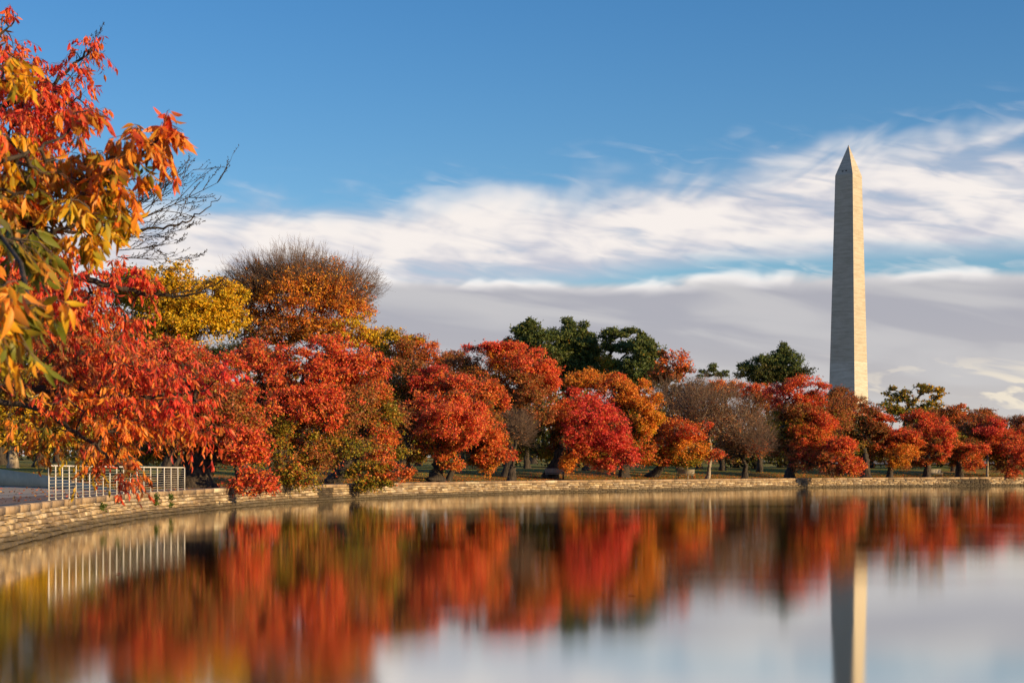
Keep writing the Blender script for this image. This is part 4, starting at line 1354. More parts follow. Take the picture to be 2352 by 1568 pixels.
T('autumn_tree', 'brown tree with rounded top touching the monument base', 'tree', 1930, 205,
  [(1915, 900, 34, 16, 'B', 0, 'N'), (1940, 925, 36, 26, 'B', 0, 'K'), (1965, 950, 30, 24, 'O', 0, 'B'), (1920, 950, 30, 30, 'K', 0, 'B')], group=MIDG, trunk_r=0.3)
T('autumn_tree', 'open olive tree with visible dark limbs right of the monument', 'tree', 2095, 235,
  [(2058, 900, 26, 12, 'V', 0, 'D', .8), (2075, 918, 34, 14, 'V', 0, 'D', .7), (2110, 895, 24, 12, 'V', 0, 'V', .8), (2145, 905, 22, 16, 'Y', 0, 'V', .8), (2130, 930, 36, 18, 'V', 0, 'D'), (2050, 938, 30, 16, 'V', 0, 'K'), (2095, 950, 60, 16, 'V', 0, 'B')],
  leaf=0.28, trunk_r=0.4, group=MIDG, twig=2)
T('autumn_tree', 'rusty tree with one long bare shoot pointing up right', 'tree', 2190, 205,
  [(2180, 950, 30, 18, 'B', 0, 'O'), (2200, 935, 20, 10, 'O', 0, 'B', .6), (2160, 965, 40, 20, 'B', 0, 'K'), (2210, 970, 44, 26, 'O', 0, 'B')], group=MIDG, trunk_r=0.3)
T('autumn_tree', 'small flat topped brown tree near the right edge', 'tree', 2255, 215,
  [(2250, 940, 30, 12, 'B', 0, 'N'), (2275, 950, 24, 14, 'B', 0, 'B'), (2250, 965, 44, 18, 'O', 0, 'B')], group=MIDG, trunk_r=0.3)
T('autumn_tree', 'thin leaved rosy tree at the right edge of the skyline', 'tree', 2330, 205,
  [(2345, 965, 26, 14, 'N', 0, 'R', .5), (2315, 985, 34, 20, 'B', 0, 'R', .7), (2290, 970, 14, 14, 'R', 0, 'O', .5)], group=MIDG, trunk_r=0.3, twig=2)

# bare and half bare trees
BG = 'bare grey trees in the row'
for nm, lab, bpx, D_, lobes_, bro, tr, bk in (
    ('bare_tree', 'small leafless grey tree with fan of twigs left of the bench trunk', 1173, 136, [(1190, 985, 36, 40, 'N', 0, None, .03)], [(1190, 990, 32, 34, 380, 1.2)], 0.30, BARK),
    ('bare_tree', 'leafless tree with bright pale forked trunk in the middle of the gap', 1625, 158, [(1620, 930, 60, 40, 'N', 0, 'B', .35), (1660, 960, 60, 44, 'N', 0, 'B', .35), (1640, 1045, 36, 14, 'R', -2, 'O', .9)], [(1640, 935, 84, 44, 480, 1.7), (1600, 950, 50, 40, 220, 1.4)], 0.20, PALEBARK),
    ('bare_tree', 'wide brown half bare tree with drooping purple grey twigs', 1710, 160, [(1700, 985, 60, 40, 'B', 0, 'N', .4), (1740, 1010, 36, 34, 'B', -1, 'R', .5), (1690, 1035, 60, 24, 'N', 0, 'V', .4)], [(1700, 985, 64, 36, 420, 1.6), (1740, 1010, 38, 34, 340, 1.2)], 0.28, BARK),
    ('bare_tree', 'dark bare tree behind the orange cherry near the lone bench', 1560, 185, [(1545, 915, 50, 36, 'N', 0, 'B', .3), (1590, 900, 40, 30, 'N', 0, 'B', .3)], [(1550, 925, 56, 38, 420, 1.8), (1600, 905, 40, 26, 200, 1.5)], 0.3, BARK)):
    r_ = T(nm, lab, 'tree', bpx, D_, lobes_, group=BG, trunk_r=tr, bark=bk, twig=2, lean=0.12)
    bb = np.array(r_.location)
    for (px, py, rx, ry, n_, ln_) in bro:
        c = P(px, py, D_); k = D_ / 3800
        broom(r_, bb, c, np.array([rx * k, rx * k, ry * k]), n_, np.array([(px - bpx) / 90.0, 0, 0.7]), ln_, 0.016, rg, name='fine_twigs')

# trees on the far left lawn
T('lawn_tree', 'leftmost lawn tree with sunlit pale trunk above the retaining wall', 'tree', 30, 116,
  [(40, 960, 70, 60, 'Y', 0, 'V'), (-60, 940, 80, 70, 'V', 0, 'Y'), (30, 880, 70, 50, 'V', 0, 'B'), (90, 1000, 40, 30, 'Y', 0, 'V')], trunk_r=0.30, fork_h=3.3, leaf=0.2, bark=PALEBARK, group='lawn trees at the far left')
T('lawn_tree', 'second lawn tree from the left, with shaded trunk behind the wall', 'tree', 92, 122,
  [(120, 960, 70, 50, 'Y', 0, 'V'), (170, 1000, 50, 34, 'V', 0, 'Y'), (110, 900, 80, 50, 'B', 0, 'V'), (200, 930, 60, 50, 'V', 2, 'K')], trunk_r=0.38, fork_h=3.2, leaf=0.2, group='lawn trees at the far left')
T('lawn_tree', 'third lawn tree from the left, dark crown behind the railing', 'tree', 205, 128,
  [(240, 960, 80, 50, 'K', 0, 'V'), (220, 1000, 60, 34, 'V', 0, 'K'), (300, 990, 60, 44, 'K', 0, 'B')], trunk_r=0.35, fork_h=3.0, leaf=0.2, group='lawn trees at the far left')

T('lawn_tree', 'tall olive yellow tree rising behind the leftmost lawn tree', 'tree', 0, 142,
  [(0, 685, 110, 80, 'V', 0, 'Y'), (100, 705, 90, 80, 'V', 0, 'K'), (60, 840, 150, 60, 'V', 0, 'B'), (-120, 800, 120, 110, 'V', 0, 'Y'), (60, 920, 120, 50, 'K', 0, 'V')], trunk_r=0.4, leaf=0.22, group='lawn trees at the far left')
T('lawn_tree', 'tall rusty tree rising behind the railing and the close red branches', 'tree', 250, 138,
  [(210, 770, 90, 60, 'B', 0, 'V'), (300, 830, 80, 50, 'B', 0, 'V'), (240, 870, 110, 50, 'V', 0, 'K'), (340, 900, 80, 60, 'K', 0, 'V')], trunk_r=0.4, leaf=0.22, group='lawn trees at the far left')

# background trees that fill the row with trunks and shade
bgspec = [(330, 165), (430, 190), (520, 175), (600, 200), (690, 150), (780, 185), (860, 165), (960, 190), (1060, 165), (1120, 205), (1210, 180), (1290, 200), (1345, 170), (1395, 215), (1450, 190), (1510, 225), (1560, 205), (1605, 190), (1690, 205), (1735, 195), (1790, 215), (1850, 200), (2000, 215), (2120, 225), (2190, 230), (2235, 210), (2300, 230), (2350, 215), (130, 180), (20, 200), (-60, 170), (250, 190)]
where = ['behind the railing', 'left of the gnarled trunk', 'between the gnarled trunk and the weeping red boughs', 'left of the wide red cherry', 'behind the wide red cherry', 'left of the drooping olive cherry', 'behind the drooping olive cherry', 'left of the coral cherry', 'right of the coral cherry',
         'left of the small bare tree', 'right of the small bare tree', 'behind the bench trunk', 'behind the round crimson cherry', 'right behind the crimson cherry', 'behind the golden sided cherry', 'left of the lone bench', 'behind the lone bench', 'left of the pale forked trunk',
         'right of the pale forked trunk', 'behind the brown half bare tree', 'left of the scarlet cherry', 'behind the scarlet cherry', 'below the monument', 'behind the flame flanked cherry', 'behind the hanging orange tongue', 'right of the hanging orange tongue', 'left of the far right cherry', 'at the right edge',
         'behind the second lawn tree', 'behind the leftmost lawn tree', 'beyond the left edge of the lawn', 'behind the middle of the railing']
for k_, ((px, D_), wh) in enumerate(zip(bgspec, where)):
    topy = {True: 940, False: 985}[D_ < 195]
    if px < 900:
        topy = 880
    hw = 48 if px < 1500 else 36
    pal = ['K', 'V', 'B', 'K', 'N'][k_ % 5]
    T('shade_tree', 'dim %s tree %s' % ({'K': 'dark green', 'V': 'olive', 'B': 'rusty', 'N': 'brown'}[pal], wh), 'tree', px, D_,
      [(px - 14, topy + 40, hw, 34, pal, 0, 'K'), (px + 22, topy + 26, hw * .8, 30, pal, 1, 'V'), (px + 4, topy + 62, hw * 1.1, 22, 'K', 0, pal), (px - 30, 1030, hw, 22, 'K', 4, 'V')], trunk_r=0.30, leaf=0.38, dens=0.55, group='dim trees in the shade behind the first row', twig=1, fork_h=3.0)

# far woods, one mass
rg = np.random.default_rng(9)
N = 60000
px = rg.uniform(-900, 3000, N)
Dw = rg.uniform(300, 420, N)
gap = np.clip(np.abs(px - 1935) / 110 - 0.6, 0.0, 1) * np.clip(np.abs(px - 2170) / 120 - 0.5, 0.0, 1)
hmax = (np.interp(px, [-900, 1300, 1800, 3000], [15, 13, 8, 8]) + 2.5 * np.sin(px * 0.021) + 1.5 * np.sin(px * 0.057 + 1)) * np.clip(gap, 0.85, 1)
zlo = np.where(gap > 0.5, 0.0, 0.8)
zz = zlo + rg.uniform(0, 1, N) ** 0.8 * np.maximum(hmax * 1.1 - zlo, 1.2)
X = (px - 1176) / 3800 * Dw
gz = np.interp(Dw, [300, 420], [3.5, 4.6])
pts = np.stack([X, Dw, gz + zz], 1)
d = unit(rg.normal(size=(N, 3))); nr = unit(rg.normal(size=(N, 3)) + np.array([0.3, -0.5, 0.5]))
L = rg.uniform(0.65, 1.25, N)
V = rhombi(pts, d, nr, L, L * .7)
cc = pal_colors('K', N, rg)
cc[::3] = pal_colors('V', len(cc[::3]), rg) * 0.8
cc[::5] = pal_colors('B', len(cc[::5]), rg)
o = link('far_woods', mesh_from('far_woods', V, np.arange(4 * N), np.full(N, 4), LEAF, fcol=cc), kind='stuff')
o['label'] = 'dim far woods closing the view behind the park trees'
o['category'] = 'woods'

# pale road seen between the trunks, with parked vans
mb = MB()
a0, a1 = P(1820, 1075, 262), P(2600, 1075, 262)
n = 14
xs = np.linspace(a0[0], a1[0], n)
v = []
for y_ in (262, 330):
    for x_ in xs:
        v.append((x_, y_, float(ground_z(x_, 262)[0]) + 0.25 + (y_ - 262) * 0.012))
mb.add(v, [(k, k + 1, n + k + 1, n + k) for k in range(n - 1)])
PALE, nt, b = new_mat('pale_road')
n1 = nt.noise(geo(nt), 0.3, 4)
nt.l.new(nt.mix(n1, (0.26, 0.235, 0.20), (0.34, 0.31, 0.27)), b.inputs['Base Color'])
b.inputs['Roughness'].default_value = 0.9
link('road', mb.mesh('road', PALE), kind='structure')
VANW, nt, b = new_mat('white_van_paint')
n1 = nt.noise(geo(nt), 2.0, 3)
nt.l.new(nt.mix(n1, (0.62, 0.62, 0.62), (0.74, 0.73, 0.70)), b.inputs['Base Color'])
b.inputs['Roughness'].default_value = 0.3
GLASS, nt, b = new_mat('dark_window_glass')
n1 = nt.noise(geo(nt), 2.0, 3)
nt.l.new(nt.mix(n1, (0.015, 0.018, 0.02), (0.03, 0.035, 0.04)), b.inputs['Base Color'])
b.inputs['Roughness'].default_value = 0.1


def van(px, D_, label):
    g = P(px, 1075, D_)
    zz = float(ground_z(g[0], 262)[0]) + 0.25 + (D_ - 262) * 0.012
    t = thing('parked_van', label, 'van', (g[0], g[1], zz), rad(4), 'white vans parked on the far road')
    prof = [(-2.6, 0.35), (2.5, 0.35), (2.6, 0.9), (1.9, 1.15), (1.3, 1.95), (0.9, 2.1), (-2.45, 2.1), (-2.6, 1.9)]
    mb = MB(); v = [(x, -0.95, z_) for x, z_ in prof] + [(x, 0.95, z_) for x, z_ in prof]; m = len(prof)
    mb.add(v, [tuple(range(m)), tuple(range(m, 2 * m))[::-1]] + [(i, i + m, (i + 1) % m + m, (i + 1) % m) for i in range(m)])
    link('body', mb.mesh('body', VANW), t)
    for x0, x1 in ((-2.2, -1.2), (-1.1, -0.1), (0.1, 1.2)):
        mb = MB(); mb.box((x0, -0.965, 1.25), (x1, -0.94, 1.85)); link('window', mb.mesh('window', GLASS), t)
    for x in (-1.7, 1.7):
        for y in (-0.85, 0.85):
            mb = MB(); mb.tube([(x, y - .12, 0.36), (x, y + .12, 0.36)], [0.36, 0.36], 14); link('wheel', mb.mesh('wheel', IRON), t)


van(2115, 266, 'white van glimpsed between trunks, left one of two')
van(2180, 268, 'white van glimpsed between trunks, right one of two')

# ------------------------------------------------------------------ fallen leaves on the bank
rg = np.random.default_rng(21)
N = 34000
sq = rg.uniform(s_at_y(38), s_at_px(2400), N)
tq = np.abs(rg.normal(0, 1, N)) * 7 + 0.5
q = shore(sq, tq, 0)
kp = (rg.random(N) < 0.08) | ((q[:, 0] > -17.0) & (tq > 2.6)) | (q[:, 1] > np.interp(q[:, 0], WALLLINE[:, 0], WALLLINE[:, 1]) + 0.8) & (tq > 2.6)
sq, tq, q = sq[kp], tq[kp], q[kp]
N = len(q)
q[:, 2] = ground_z(q[:, 0], q[:, 1]) + 0.03
q[:, 2] = np.where(tq < 2.6, 1.012, q[:, 2])
d = unit(rg.normal(size=(N, 3)) * (1, 1, 0.25)); nr = unit(rg.normal(size=(N, 3)) * 0.5 + np.array([0, 0, 1]))
L = rg.uniform(0.07, 0.15, N)
V = rhombi(q, d, nr, L, L * .6)
cc = pal_colors('O', N, rg); cc[::2] = pal_colors('B', len(cc[::2]), rg); cc[::5] = pal_colors('G', len(cc[::5]), rg)
o = link('fallen_leaves', mesh_from('fallen_leaves', V, np.arange(4 * N), np.full(N, 4), LEAF, fcol=cc), kind='stuff')
o['label'] = 'fallen orange and brown leaves scattered over grass and path'
o['category'] = 'leaves'


# ------------------------------------------------------------------ near trees with single leaves
def leaf_grid(curl=0.25, wide=0.34, twist=0.0):
    """one unit-long leaf along +X, hanging curve, folded along the midrib: verts, faces"""
    st_ = [0.0, 0.2, 0.45, 0.72, 1.0]
    wd = [0.0, 0.72, 1.0, 0.68, 0.0]
    v, f = [], []
    for i, (s_, w_) in enumerate(zip(st_, wd)):
        zc_ = -curl * s_ * s_
        if i in (0, 4):
            v.append((s_, 0, zc_))
        else:
            hw = wide * w_ / 2
            v += [(s_, -hw, zc_ + hw * 0.35), (s_, 0, zc_), (s_, hw, zc_ + hw * 0.35 + twist * s_)]
    f = [(0, 1, 2), (0, 2, 3), (1, 4, 5, 2), (2, 5, 6, 3), (4, 7, 8, 5), (5, 8, 9, 6), (7, 10, 8), (8, 10, 9)]
    v = np.array(v) * 1.0
    stem = np.array([(0, -0.008, 0.0), (-0.18, 0.0, 0.05), (0, 0.008, 0.0)])
    v = np.concatenate([v, stem])
    f.append((11, 12, 13))
    return v, f


def near_tree(label, base, fork, limbs, lobes, leaf_len, per_clump, seed, cr0, hangf=1.0, n_single=300, name='cherry_tree'):
    rg = np.random.default_rng(seed)
    base = np.array(base, float); fork = np.array(fork, float)
    root = thing(name, label, 'tree', tuple(base), 0)
    loc = lambda v: np.asarray(v) - base
    tb = gnarled_trunk([loc(base - np.array([0, 0, .3])), loc((base + fork) / 2 + np.array([.1, 0, 0])), loc(fork)], 0.24, 0.17, rg)
    link('trunk', tb.mesh('trunk', BARK, True), root)
    # main limbs, hand placed
    limb_nodes = []
    mb = MB()
    for (pts_, r0, r1) in limbs:
        pts_ = np.array([fork] + [P(*p_) if len(p_) == 3 else np.array(p_[:3]) for p_ in pts_])
        cp = []
        for i in range(len(pts_) - 1):
            p0 = pts_[max(i - 1, 0)]; p1 = pts_[i]; p2 = pts_[i + 1]; p3 = pts_[min(i + 2, len(pts_) - 1)]
            for k in range(7):
                t = k / 7
                cp.append(0.5 * ((2 * p1) + (-p0 + p2) * t + (2 * p0 - 5 * p1 + 4 * p2 - p3) * t * t + (-p0 + 3 * p1 - 3 * p2 + p3) * t ** 3))
        cp.append(pts_[-1])
        cp = np.array(cp)
        cp[2:-1] += rg.normal(size=(len(cp) - 3, 3)) * 0.012 * np.linalg.norm(cp[-1] - cp[0]) * 0.12
        limb_nodes.append(cp)
        mb.tube(loc(cp), np.linspace(r0, r1, len(cp)) * 0.62, 7)
    link('limbs', mb.mesh('limbs', BARK, True), root)
    LN = np.concatenate(limb_nodes)
    P_, dir_, pal_, cr_, fr_ = [], [], [], [], []
    for lb in lobes:
        px, py, rx, ry, D_, pal, dep = lb[:7]
        p2 = lb[7] if len(lb) > 7 else pal
        dn = lb[8] if len(lb) > 8 else 1.0
        c = P(px, py, D_); k = D_ / 3800
        r = np.array([rx * k, dep, ry * k])
        vol = r[0] * r[2] * (0.5 + r[1])
        n = int(max(5, dn * math.pi * r[0] * r[2] / (cr0 * cr0) * (0.9 + r[1] / cr0 * 0.35)))
        d = unit(rg.normal(size=(n, 3))); rr = rg.uniform(0, 1, n) ** 0.42
        P_.append(c + d * r * rr[:, None]); dir_.append(d)
        pal_ += [(pal, p2)] * n
    pts = np.concatenate(P_); n = len(pts)
    # sub branches: join each clump to nearest limb point or earlier clump
    order = np.argsort(np.min(np.linalg.norm(pts[:, None] - LN[None], axis=2), axis=1))
    arr = np.zeros((len(LN) + 2 * n, 3)); arr[:len(LN)] = LN; m = len(LN); par = np.full(len(arr), -1)
    cl_node = np.zeros(n, int); cdir = np.zeros((n, 3))
    for i in order:
        dist = np.linalg.norm(arr[:m] - pts[i], axis=1)
        j = int(np.argmin(dist))
        mid = (arr[j] + pts[i]) / 2 + rg.normal(size=3) * dist[j] * .08 + np.array([0, 0, dist[j] * 0.10])
        arr[m] = mid; par[m] = j; m += 1
        arr[m] = pts[i]; par[m] = m - 1; cl_node[i] = m; m += 1
        cdir[i] = unit(pts[i] - arr[j])
    has = par[:m] >= 0
    wgt = np.ones(m)
    for i in range(m - 1, len(LN) - 1, -1):
        if par[i] >= len(LN):
            wgt[par[i]] += wgt[i]
    rr_ = 0.0035 * wgt ** 0.45 * (leaf_len / 0.1)
    ids = np.where(has)[0]
    Rp = np.where(par[ids] >= len(LN), rr_[par[ids]], rr_[ids] * 1.2)
    V, Fc, Cn = tubes_segments(loc(arr[par[ids]]), loc(arr[ids]), np.minimum(Rp, rr_[ids] * 1.5), rr_[ids], 5)
    link('branches', mesh_from('branches', V, Fc, Cn, BARK, smooth=True), root)
    # shoots with alternate hanging leaves
    lp, ld, lw, lL, lc = [], [], [], [], []
    TA, TB = [], []
    for i in range(n):
        ns = rg.integers(2, 4)
        for s_ in range(ns):
            sd = unit(cdir[i] * 0.8 + rg.normal(size=3) * 0.6 + np.array([0.35, 0, 0.05]))
            Ls = cr0 * rg.uniform(0.9, 1.7)
            end = pts[i] + sd * Ls + np.array([0, 0, -0.25 * Ls * hangf])
            mid = pts[i] + sd * Ls * .5
            TA += [pts[i], mid]; TB += [mid, end]
            k = max(2, int(per_clump / ns * rg.uniform(.7, 1.3)))
            f = np.sort(rg.uniform(0.08, 1.0, k))
            pos = np.where(f[:, None] < .5, pts[i] + (mid - pts[i]) * (f[:, None] * 2), mid + (end - mid) * (f[:, None] * 2 - 1))
            side = np.where(np.arange(k) % 2 == 0, 1, -1)[:, None]
            lat = unit(np.cross(sd, np.array([0, 0, 1.0])))
            dd = unit(sd * 0.35 + lat * side * rg.uniform(0.1, 0.7, (k, 1)) + np.array([0, 0, -1.0]) * rg.uniform(0.3, 1.5, (k, 1)) * hangf + rg.normal(size=(k, 3)) * 0.22)
            lp.append(pos); ld.append(dd); lL.append(leaf_len * rg.uniform(0.6, 1.2, k))
            lw.append(unit(np.cross(dd, rg.normal(size=(k, 3)) + np.array([0.2, -0.4, 0.8]))))
            pa_, pb_ = pal_[i]
            use = pb_ if rg.random() < 0.35 else pa_
            base_c = pal_colors(use, 1, rg)[0]
            c_i = np.where(rg.random((k, 1)) < 0.6, base_c, pal_colors(use, k, rg)) * rg.uniform(.75, 1.25, (k, 1))
            lc.append(c_i)
    lp = np.concatenate(lp); ld = np.concatenate(ld); lw = np.concatenate(lw); lL = np.concatenate(lL); lc = np.concatenate(lc)
    TA = np.array(TA); TB = np.array(TB)
    V, Fc, Cn = tubes_segments(loc(TA), loc(TB), np.full(len(TA), 0.0022 * leaf_len / .1), np.full(len(TA), 0.0014 * leaf_len / .1), 4)
    link('twigs', mesh_from('twigs', V, Fc, Cn, TWIG), root)
    M = len(lp)
    vis = (np.abs(lp[:, 0] / lp[:, 1]) < 0.305) & ((lp[:, 2] - CAM_Z) / lp[:, 1] < 0.28)
    score = lL / lp[:, 1] * vis * rg.uniform(0.7, 1.0, M)
    single = np.argsort(-score)[:n_single]
    mask = np.ones(M, bool); mask[single] = False
    shapes = [leaf_grid(c_, w_, t_) for c_, w_, t_ in ((0.15, .30, 0), (0.35, .28, .1), (0.5, .31, -.1), (0.25, .34, .15), (0.1, .27, -.15), (.42, .26, .05))]

    def frame(i):
        x = ld[i]; y = lw[i]; z_ = np.cross(x, y)
        return x, y, z_
    # joined remainder
    ids = np.where(mask)[0]
    kind = rg.integers(0, len(shapes), len(ids))
    Vs, Fs, Cs, Co = [], [], [], []
    off = 0
    for sh in range(len(shapes)):
        ii = ids[kind == sh]
        if len(ii) == 0:
            continue
        v, f = shapes[sh]
        x = ld[ii]; y = lw[ii]; z_ = np.cross(x, y)
        W_ = lp[ii][:, None, :] + (v[None, :, 0:1] * x[:, None, :] + v[None, :, 1:2] * y[:, None, :] + v[None, :, 2:3] * z_[:, None, :]) * lL[ii][:, None, None] + x[:, None, :] * (0.16 * lL[ii])[:, None, None]
        Vs.append(loc(W_.reshape(-1, 3)))
        flat = np.concatenate([np.array(q) for q in f]); cn = np.array([len(q) for q in f])
        Fs.append((flat[None] + (np.arange(len(ii)) * len(v))[:, None] + off).ravel()); Cs.append(np.tile(cn, len(ii)))
        Co.append(np.repeat(lc[ii], len(f), axis=0))
        off += len(ii) * len(v)
    link('leaves', mesh_from('leaves', np.concatenate(Vs), np.concatenate(Fs), np.concatenate(Cs), NEARLEAF, fcol=np.concatenate(Co), smooth=True), root, kind='stuff')
    # single leaves share meshes by shape and colour
    from mathutils import Matrix
    cache = {}
    pal_c = lc[single]
    ncol = 10
    reps = pal_c[rg.choice(len(pal_c), ncol, replace=False)]
    for i in single:
        ci = int(np.argmin(np.linalg.norm(reps - lc[i], axis=1))); sh = int(rg.integers(0, len(shapes)))
        if (ci, sh) not in cache:
            v, f = shapes[sh]
            flat = np.concatenate([np.array(q) for q in f]); cn = np.array([len(q) for q in f])
            cache[(ci, sh)] = mesh_from('leaf', v, flat, cn, NEARLEAF, fcol=np.tile(reps[ci], (len(f), 1)), smooth=True)
        o = bpy.data.objects.new('leaf', cache[(ci, sh)])
        col.objects.link(o)
        o.parent = root
        x, y, z_ = frame(i)
        L = float(lL[i]); p_ = lp[i] - base + x * 0.16 * L
        o.matrix_local = Matrix(((x[0] * L, y[0] * L, z_[0] * L, p_[0]), (x[1] * L, y[1] * L, z_[1] * L, p_[1]), (x[2] * L, y[2] * L, z_[2] * L, p_[2]), (0, 0, 0, 1)))
    return root, M


# nearer one: long orange and olive leaves, upper left
r1, m1 = near_tree('near cherry tree reaching in from the left with long orange and olive leaves',
                   (-6.4, 6.5, 0.98), (-5.6, 7.0, 3.4),
                   [([(-300, 560, 8.6), (0, 500, 8.8), (140, 462, 8.8), (240, 425, 8.7), (330, 345, 8.6), (395, 290, 8.6)], 0.05, 0.004),
                    ([(-260, 600, 8.2), (20, 560, 8.3), (150, 520, 8.4), (250, 500, 8.4)], 0.04, 0.004),
                    ([(-300, 420, 8.0), (-40, 380, 8.2), (110, 330, 8.6), (190, 270, 8.8)], 0.04, 0.004),
                    ([(-300, 860, 5.4), (-100, 740, 5.4), (0, 700, 5.4), (70, 710, 5.4)], 0.012, 0.003),
                    ([(-200, 200, 7.4), (-40, 130, 7.4), (20, 90, 7.4)], 0.03, 0.003)],
                   [(60, 400, 90, 70, 8.7, 'G', 0.35, 'V'), (170, 410, 110, 60, 8.7, 'G', 0.3, 'Y'), (270, 390, 70, 70, 8.7, 'G', 0.25, 'V'), (330, 340, 44, 46, 8.6, 'G', 0.15, 'O', .8), (375, 300, 26, 26, 8.6, 'G', 0.1, 'O', .8),
                    (60, 480, 90, 50, 8.6, 'V', 0.35, 'O'), (190, 470, 90, 44, 8.6, 'Y', 0.3, 'V'), (80, 540, 110, 36, 8.5, 'V', 0.3, 'G'), (210, 530, 50, 30, 8.4, 'Y', 0.2, 'V', .8), (185, 290, 36, 34, 8.8, 'G', .15, 'R', .7), (10, 340, 40, 50, 8.4, 'Y', .2, 'O'),
                    (25, 690, 60, 24, 5.5, 'V', .15, 'Y', .6), (5, 750, 26, 34, 5.5, 'V', .15, 'Y', .5), (30, 560, 46, 26, 6.6, 'V', .2, 'D', .8), (10, 180, 26, 50, 8.0, 'Y', .15, 'G', .5), (-150, 450, 150, 200, 8, 'G', .8, 'V', .35)],
                   0.092, 26, 31, 0.110, 1.4)
# second: masses of smaller red leaves
r2, m2 = near_tree('near cherry tree on the left with dense drooping crimson to orange leaves',
                   (-12.6, 19.5, 0.98), (-11.0, 19.0, 3.0),
                   [([(-500, 820, 18.5), (-100, 880, 18), (150, 895, 18), (330, 912, 18), (480, 890, 18)], 0.13, 0.012),
                    ([(-400, 700, 18.5), (-50, 640, 18), (180, 640, 18), (300, 670, 18), (400, 678, 18.2), (480, 672, 18.2)], 0.11, 0.008),
                    ([(-500, 420, 18.5), (-200, 300, 18), (0, 245, 18), (110, 200, 18), (190, 130, 18), (225, 95, 18)], 0.10, 0.006),
                    ([(-300, 900, 18), (50, 930, 17.6), (160, 985, 17.4), (240, 1040, 17.2), (290, 1095, 17)], 0.08, 0.008),
                    ([(-400, 200, 18), (-100, 120, 18), (10, 70, 18), (40, 30, 18)], 0.06, 0.005),
                    ([(-200, 740, 18), (60, 560, 18.2), (200, 530, 18.2), (300, 528, 18.2), (400, 518, 18.2), (460, 490, 18.2), (508, 450, 18.2)], 0.05, 0.005)],
                   [(60, 180, 70, 50, 18, 'R', .8, 'C'), (50, 260, 110, 60, 18, 'R', .9, 'R'), (150, 240, 60, 40, 18, 'R', .5, 'C', .8), (170, 150, 40, 40, 18, 'R', .4, 'R', .45), (25, 62, 44, 46, 18, 'R', .4, 'O', .9), (60, 330, 120, 50, 18.5, 'R', .8, 'O'), (205, 105, 12, 14, 18, 'R', .2, 'R', .8),
                    (60, 620, 110, 60, 18, 'R', .9, 'C'), (180, 640, 90, 46, 18, 'C', .8, 'R'), (275, 640, 50, 34, 18, 'R', .5, 'C', .8), (80, 690, 130, 50, 18, 'R', .9, 'C'), (210, 720, 50, 60, 18, 'R', .6, 'O'), (330, 650, 30, 24, 18, 'R', .3, 'R', .4), (300, 740, 14, 18, 18, 'R', .2, 'R', .6),
                    (110, 790, 110, 44, 18, 'B', 1.0, 'R'), (230, 830, 120, 50, 18, 'R', 1.0, 'B'), (350, 850, 90, 44, 18, 'R', .9, 'R'), (440, 870, 60, 40, 18, 'C', .7, 'R'), (505, 850, 26, 28, 18, 'C', .4, 'R', .9), (120, 870, 130, 50, 18, 'B', 1.0, 'O'),
                    (200, 925, 140, 46, 17.6, 'O', .9, 'G'), (360, 935, 100, 44, 17.8, 'R', .8, 'C'), (460, 945, 50, 40, 17.8, 'R', .6, 'R'), (140, 980, 110, 40, 17.6, 'G', .8, 'V'), (280, 980, 110, 40, 17.5, 'G', .8, 'O'), (400, 975, 80, 26, 17.6, 'O', .7, 'R'), (225, 1028, 66, 24, 17.3, 'G', .5, 'O'), (262, 1062, 50, 24, 17.1, 'G', .35, 'O', 1.0), (290, 1088, 26, 24, 17, 'O', .3, 'B', 1.3), (205, 1052, 30, 18, 17.2, 'Y', .3, 'O', .8), (60, 930, 70, 50, 18, 'V', .8, 'G', .7), (480, 985, 26, 26, 17.8, 'R', .3, 'R', 1.0), (30, 150, 50, 60, 18, 'R', .6, 'O'), (110, 250, 110, 50, 18, 'R', .8, 'O', 1.0), (100, 200, 90, 40, 18, 'C', .6, 'R', .8),
                    (-250, 500, 230, 300, 19, 'R', 2.2, 'O', .25), (-250, 850, 230, 160, 18.5, 'O', 2.0, 'R', .25)],
                   0.090, 32, 32, 0.18, 1.6, name='cherry_tree')
# bare twigs that stick out to the right belong to that tree
rg = np.random.default_rng(12)
bb = np.array(r2.location)
A, B, RA, RB = [], [], [], []


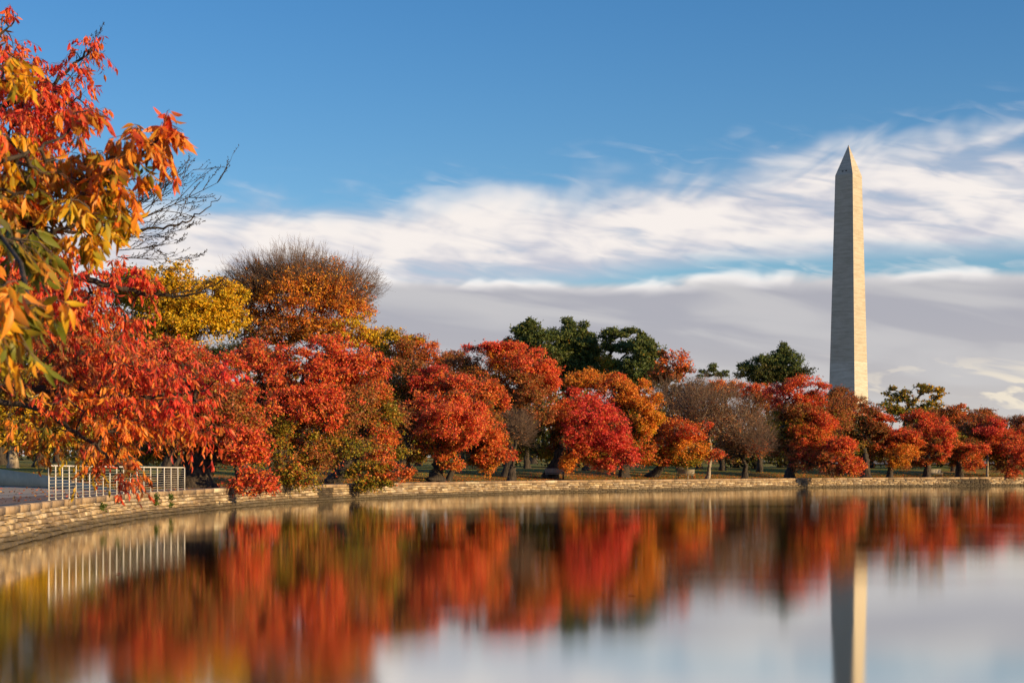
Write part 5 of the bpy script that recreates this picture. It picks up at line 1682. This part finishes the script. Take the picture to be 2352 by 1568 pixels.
def shoot(p, d, L, r, lev):
    nseg = 8 if lev == 1 else 5
    q = p.copy(); dd = d.copy()
    for k in range(nseg):
        nd = unit(dd + rg.normal(size=3) * (0.03 if lev == 1 else 0.08) + np.array([0, 0, 0.02]))
        q2 = q + nd * L / nseg
        r_a = r * (1 - k / nseg * 0.75); r_b = r * (1 - (k + 1) / nseg * 0.75)
        A.append(q); B.append(q2); RA.append(r_a); RB.append(r_b)
        if lev < 3:
            for _ in range(2 if lev < 2 else 1):
                if rg.random() < 0.8:
                    sd = unit(nd + unit(rg.normal(size=3) + np.array([0, 0, 0.4])) * 0.6)
                    shoot(q2, sd, L * (0.48 if lev else 0.40) * rg.uniform(.5, 1.1) * (1 - k / nseg * .5), r * .5, lev + 1)
        elif rg.random() < .8:                                    # buds
            bd = unit(nd + rg.normal(size=3) * .8)
            A.append(q2); B.append(q2 + bd * 0.02); RA.append(0.004); RB.append(0.002)
        q = q2; dd = nd


for (x0, y0, x1, y1, r_) in ((230, 540, 512, 452, .010), (240, 530, 470, 435, .008), (235, 520, 430, 428, .007), (230, 515, 385, 430, .007), (250, 545, 428, 547, .006), (260, 555, 440, 500, .006), (270, 575, 400, 565, .005), (270, 590, 440, 608, .006), (330, 680, 500, 672, .007), (150, 190, 232, 95, .005)):
    a_ = P(x0, y0, 18.1); b_ = P(x1, y1, 18.1)
    shoot(a_, unit(b_ - a_), float(np.linalg.norm(b_ - a_)), r_, 1)
V, Fc, Cn = tubes_segments(np.array(A) - bb, np.array(B) - bb, np.array(RA), np.array(RB), 4)
link('bare_twigs', mesh_from('bare_twigs', V, Fc, Cn, BARK), r2)

# drifting leaves on the water
v, f = leaf_grid(.05, .4, 0)
flat = np.concatenate([np.array(q) for q in f]); cn = np.array([len(q) for q in f])
for px, py, c_, lab in ((2110, 1226, (0.66, .09, .02), 'orange leaf floating under the monument side of the basin'), (265, 1318, (.5, .05, .02), 'dark red leaf floating among the reflected posts'), (1440, 1367, (.3, .1, .03), 'brown leaf floating in mid water')):
    D_ = CAM_Z * 3800 / (py - 1075)
    p_ = P(px, py, D_)
    o = link('floating_leaf', mesh_from('floating_leaf', v * np.array([.14, .14, .14]) + np.array([0, 0, .012]), flat, cn, NEARLEAF, fcol=np.tile(c_, (len(f), 1))), loc=(p_[0], p_[1], 0.0))
    o['label'] = lab; o['category'] = 'leaf'; o['group'] = 'fallen leaves floating on the basin'

tris = sum(len(p.data.loops) - 2 * len(p.data.polygons) for p in bpy.data.objects if p.type == 'MESH')
0 and sum(sum(len(p.vertices) - 2 for p in me.polygons) if len(me.polygons) < 3000 else 2 * len(me.polygons) for me in bpy.data.meshes)
print('STATS leaves', total, 'near', m1, m2, 'tris', tris)
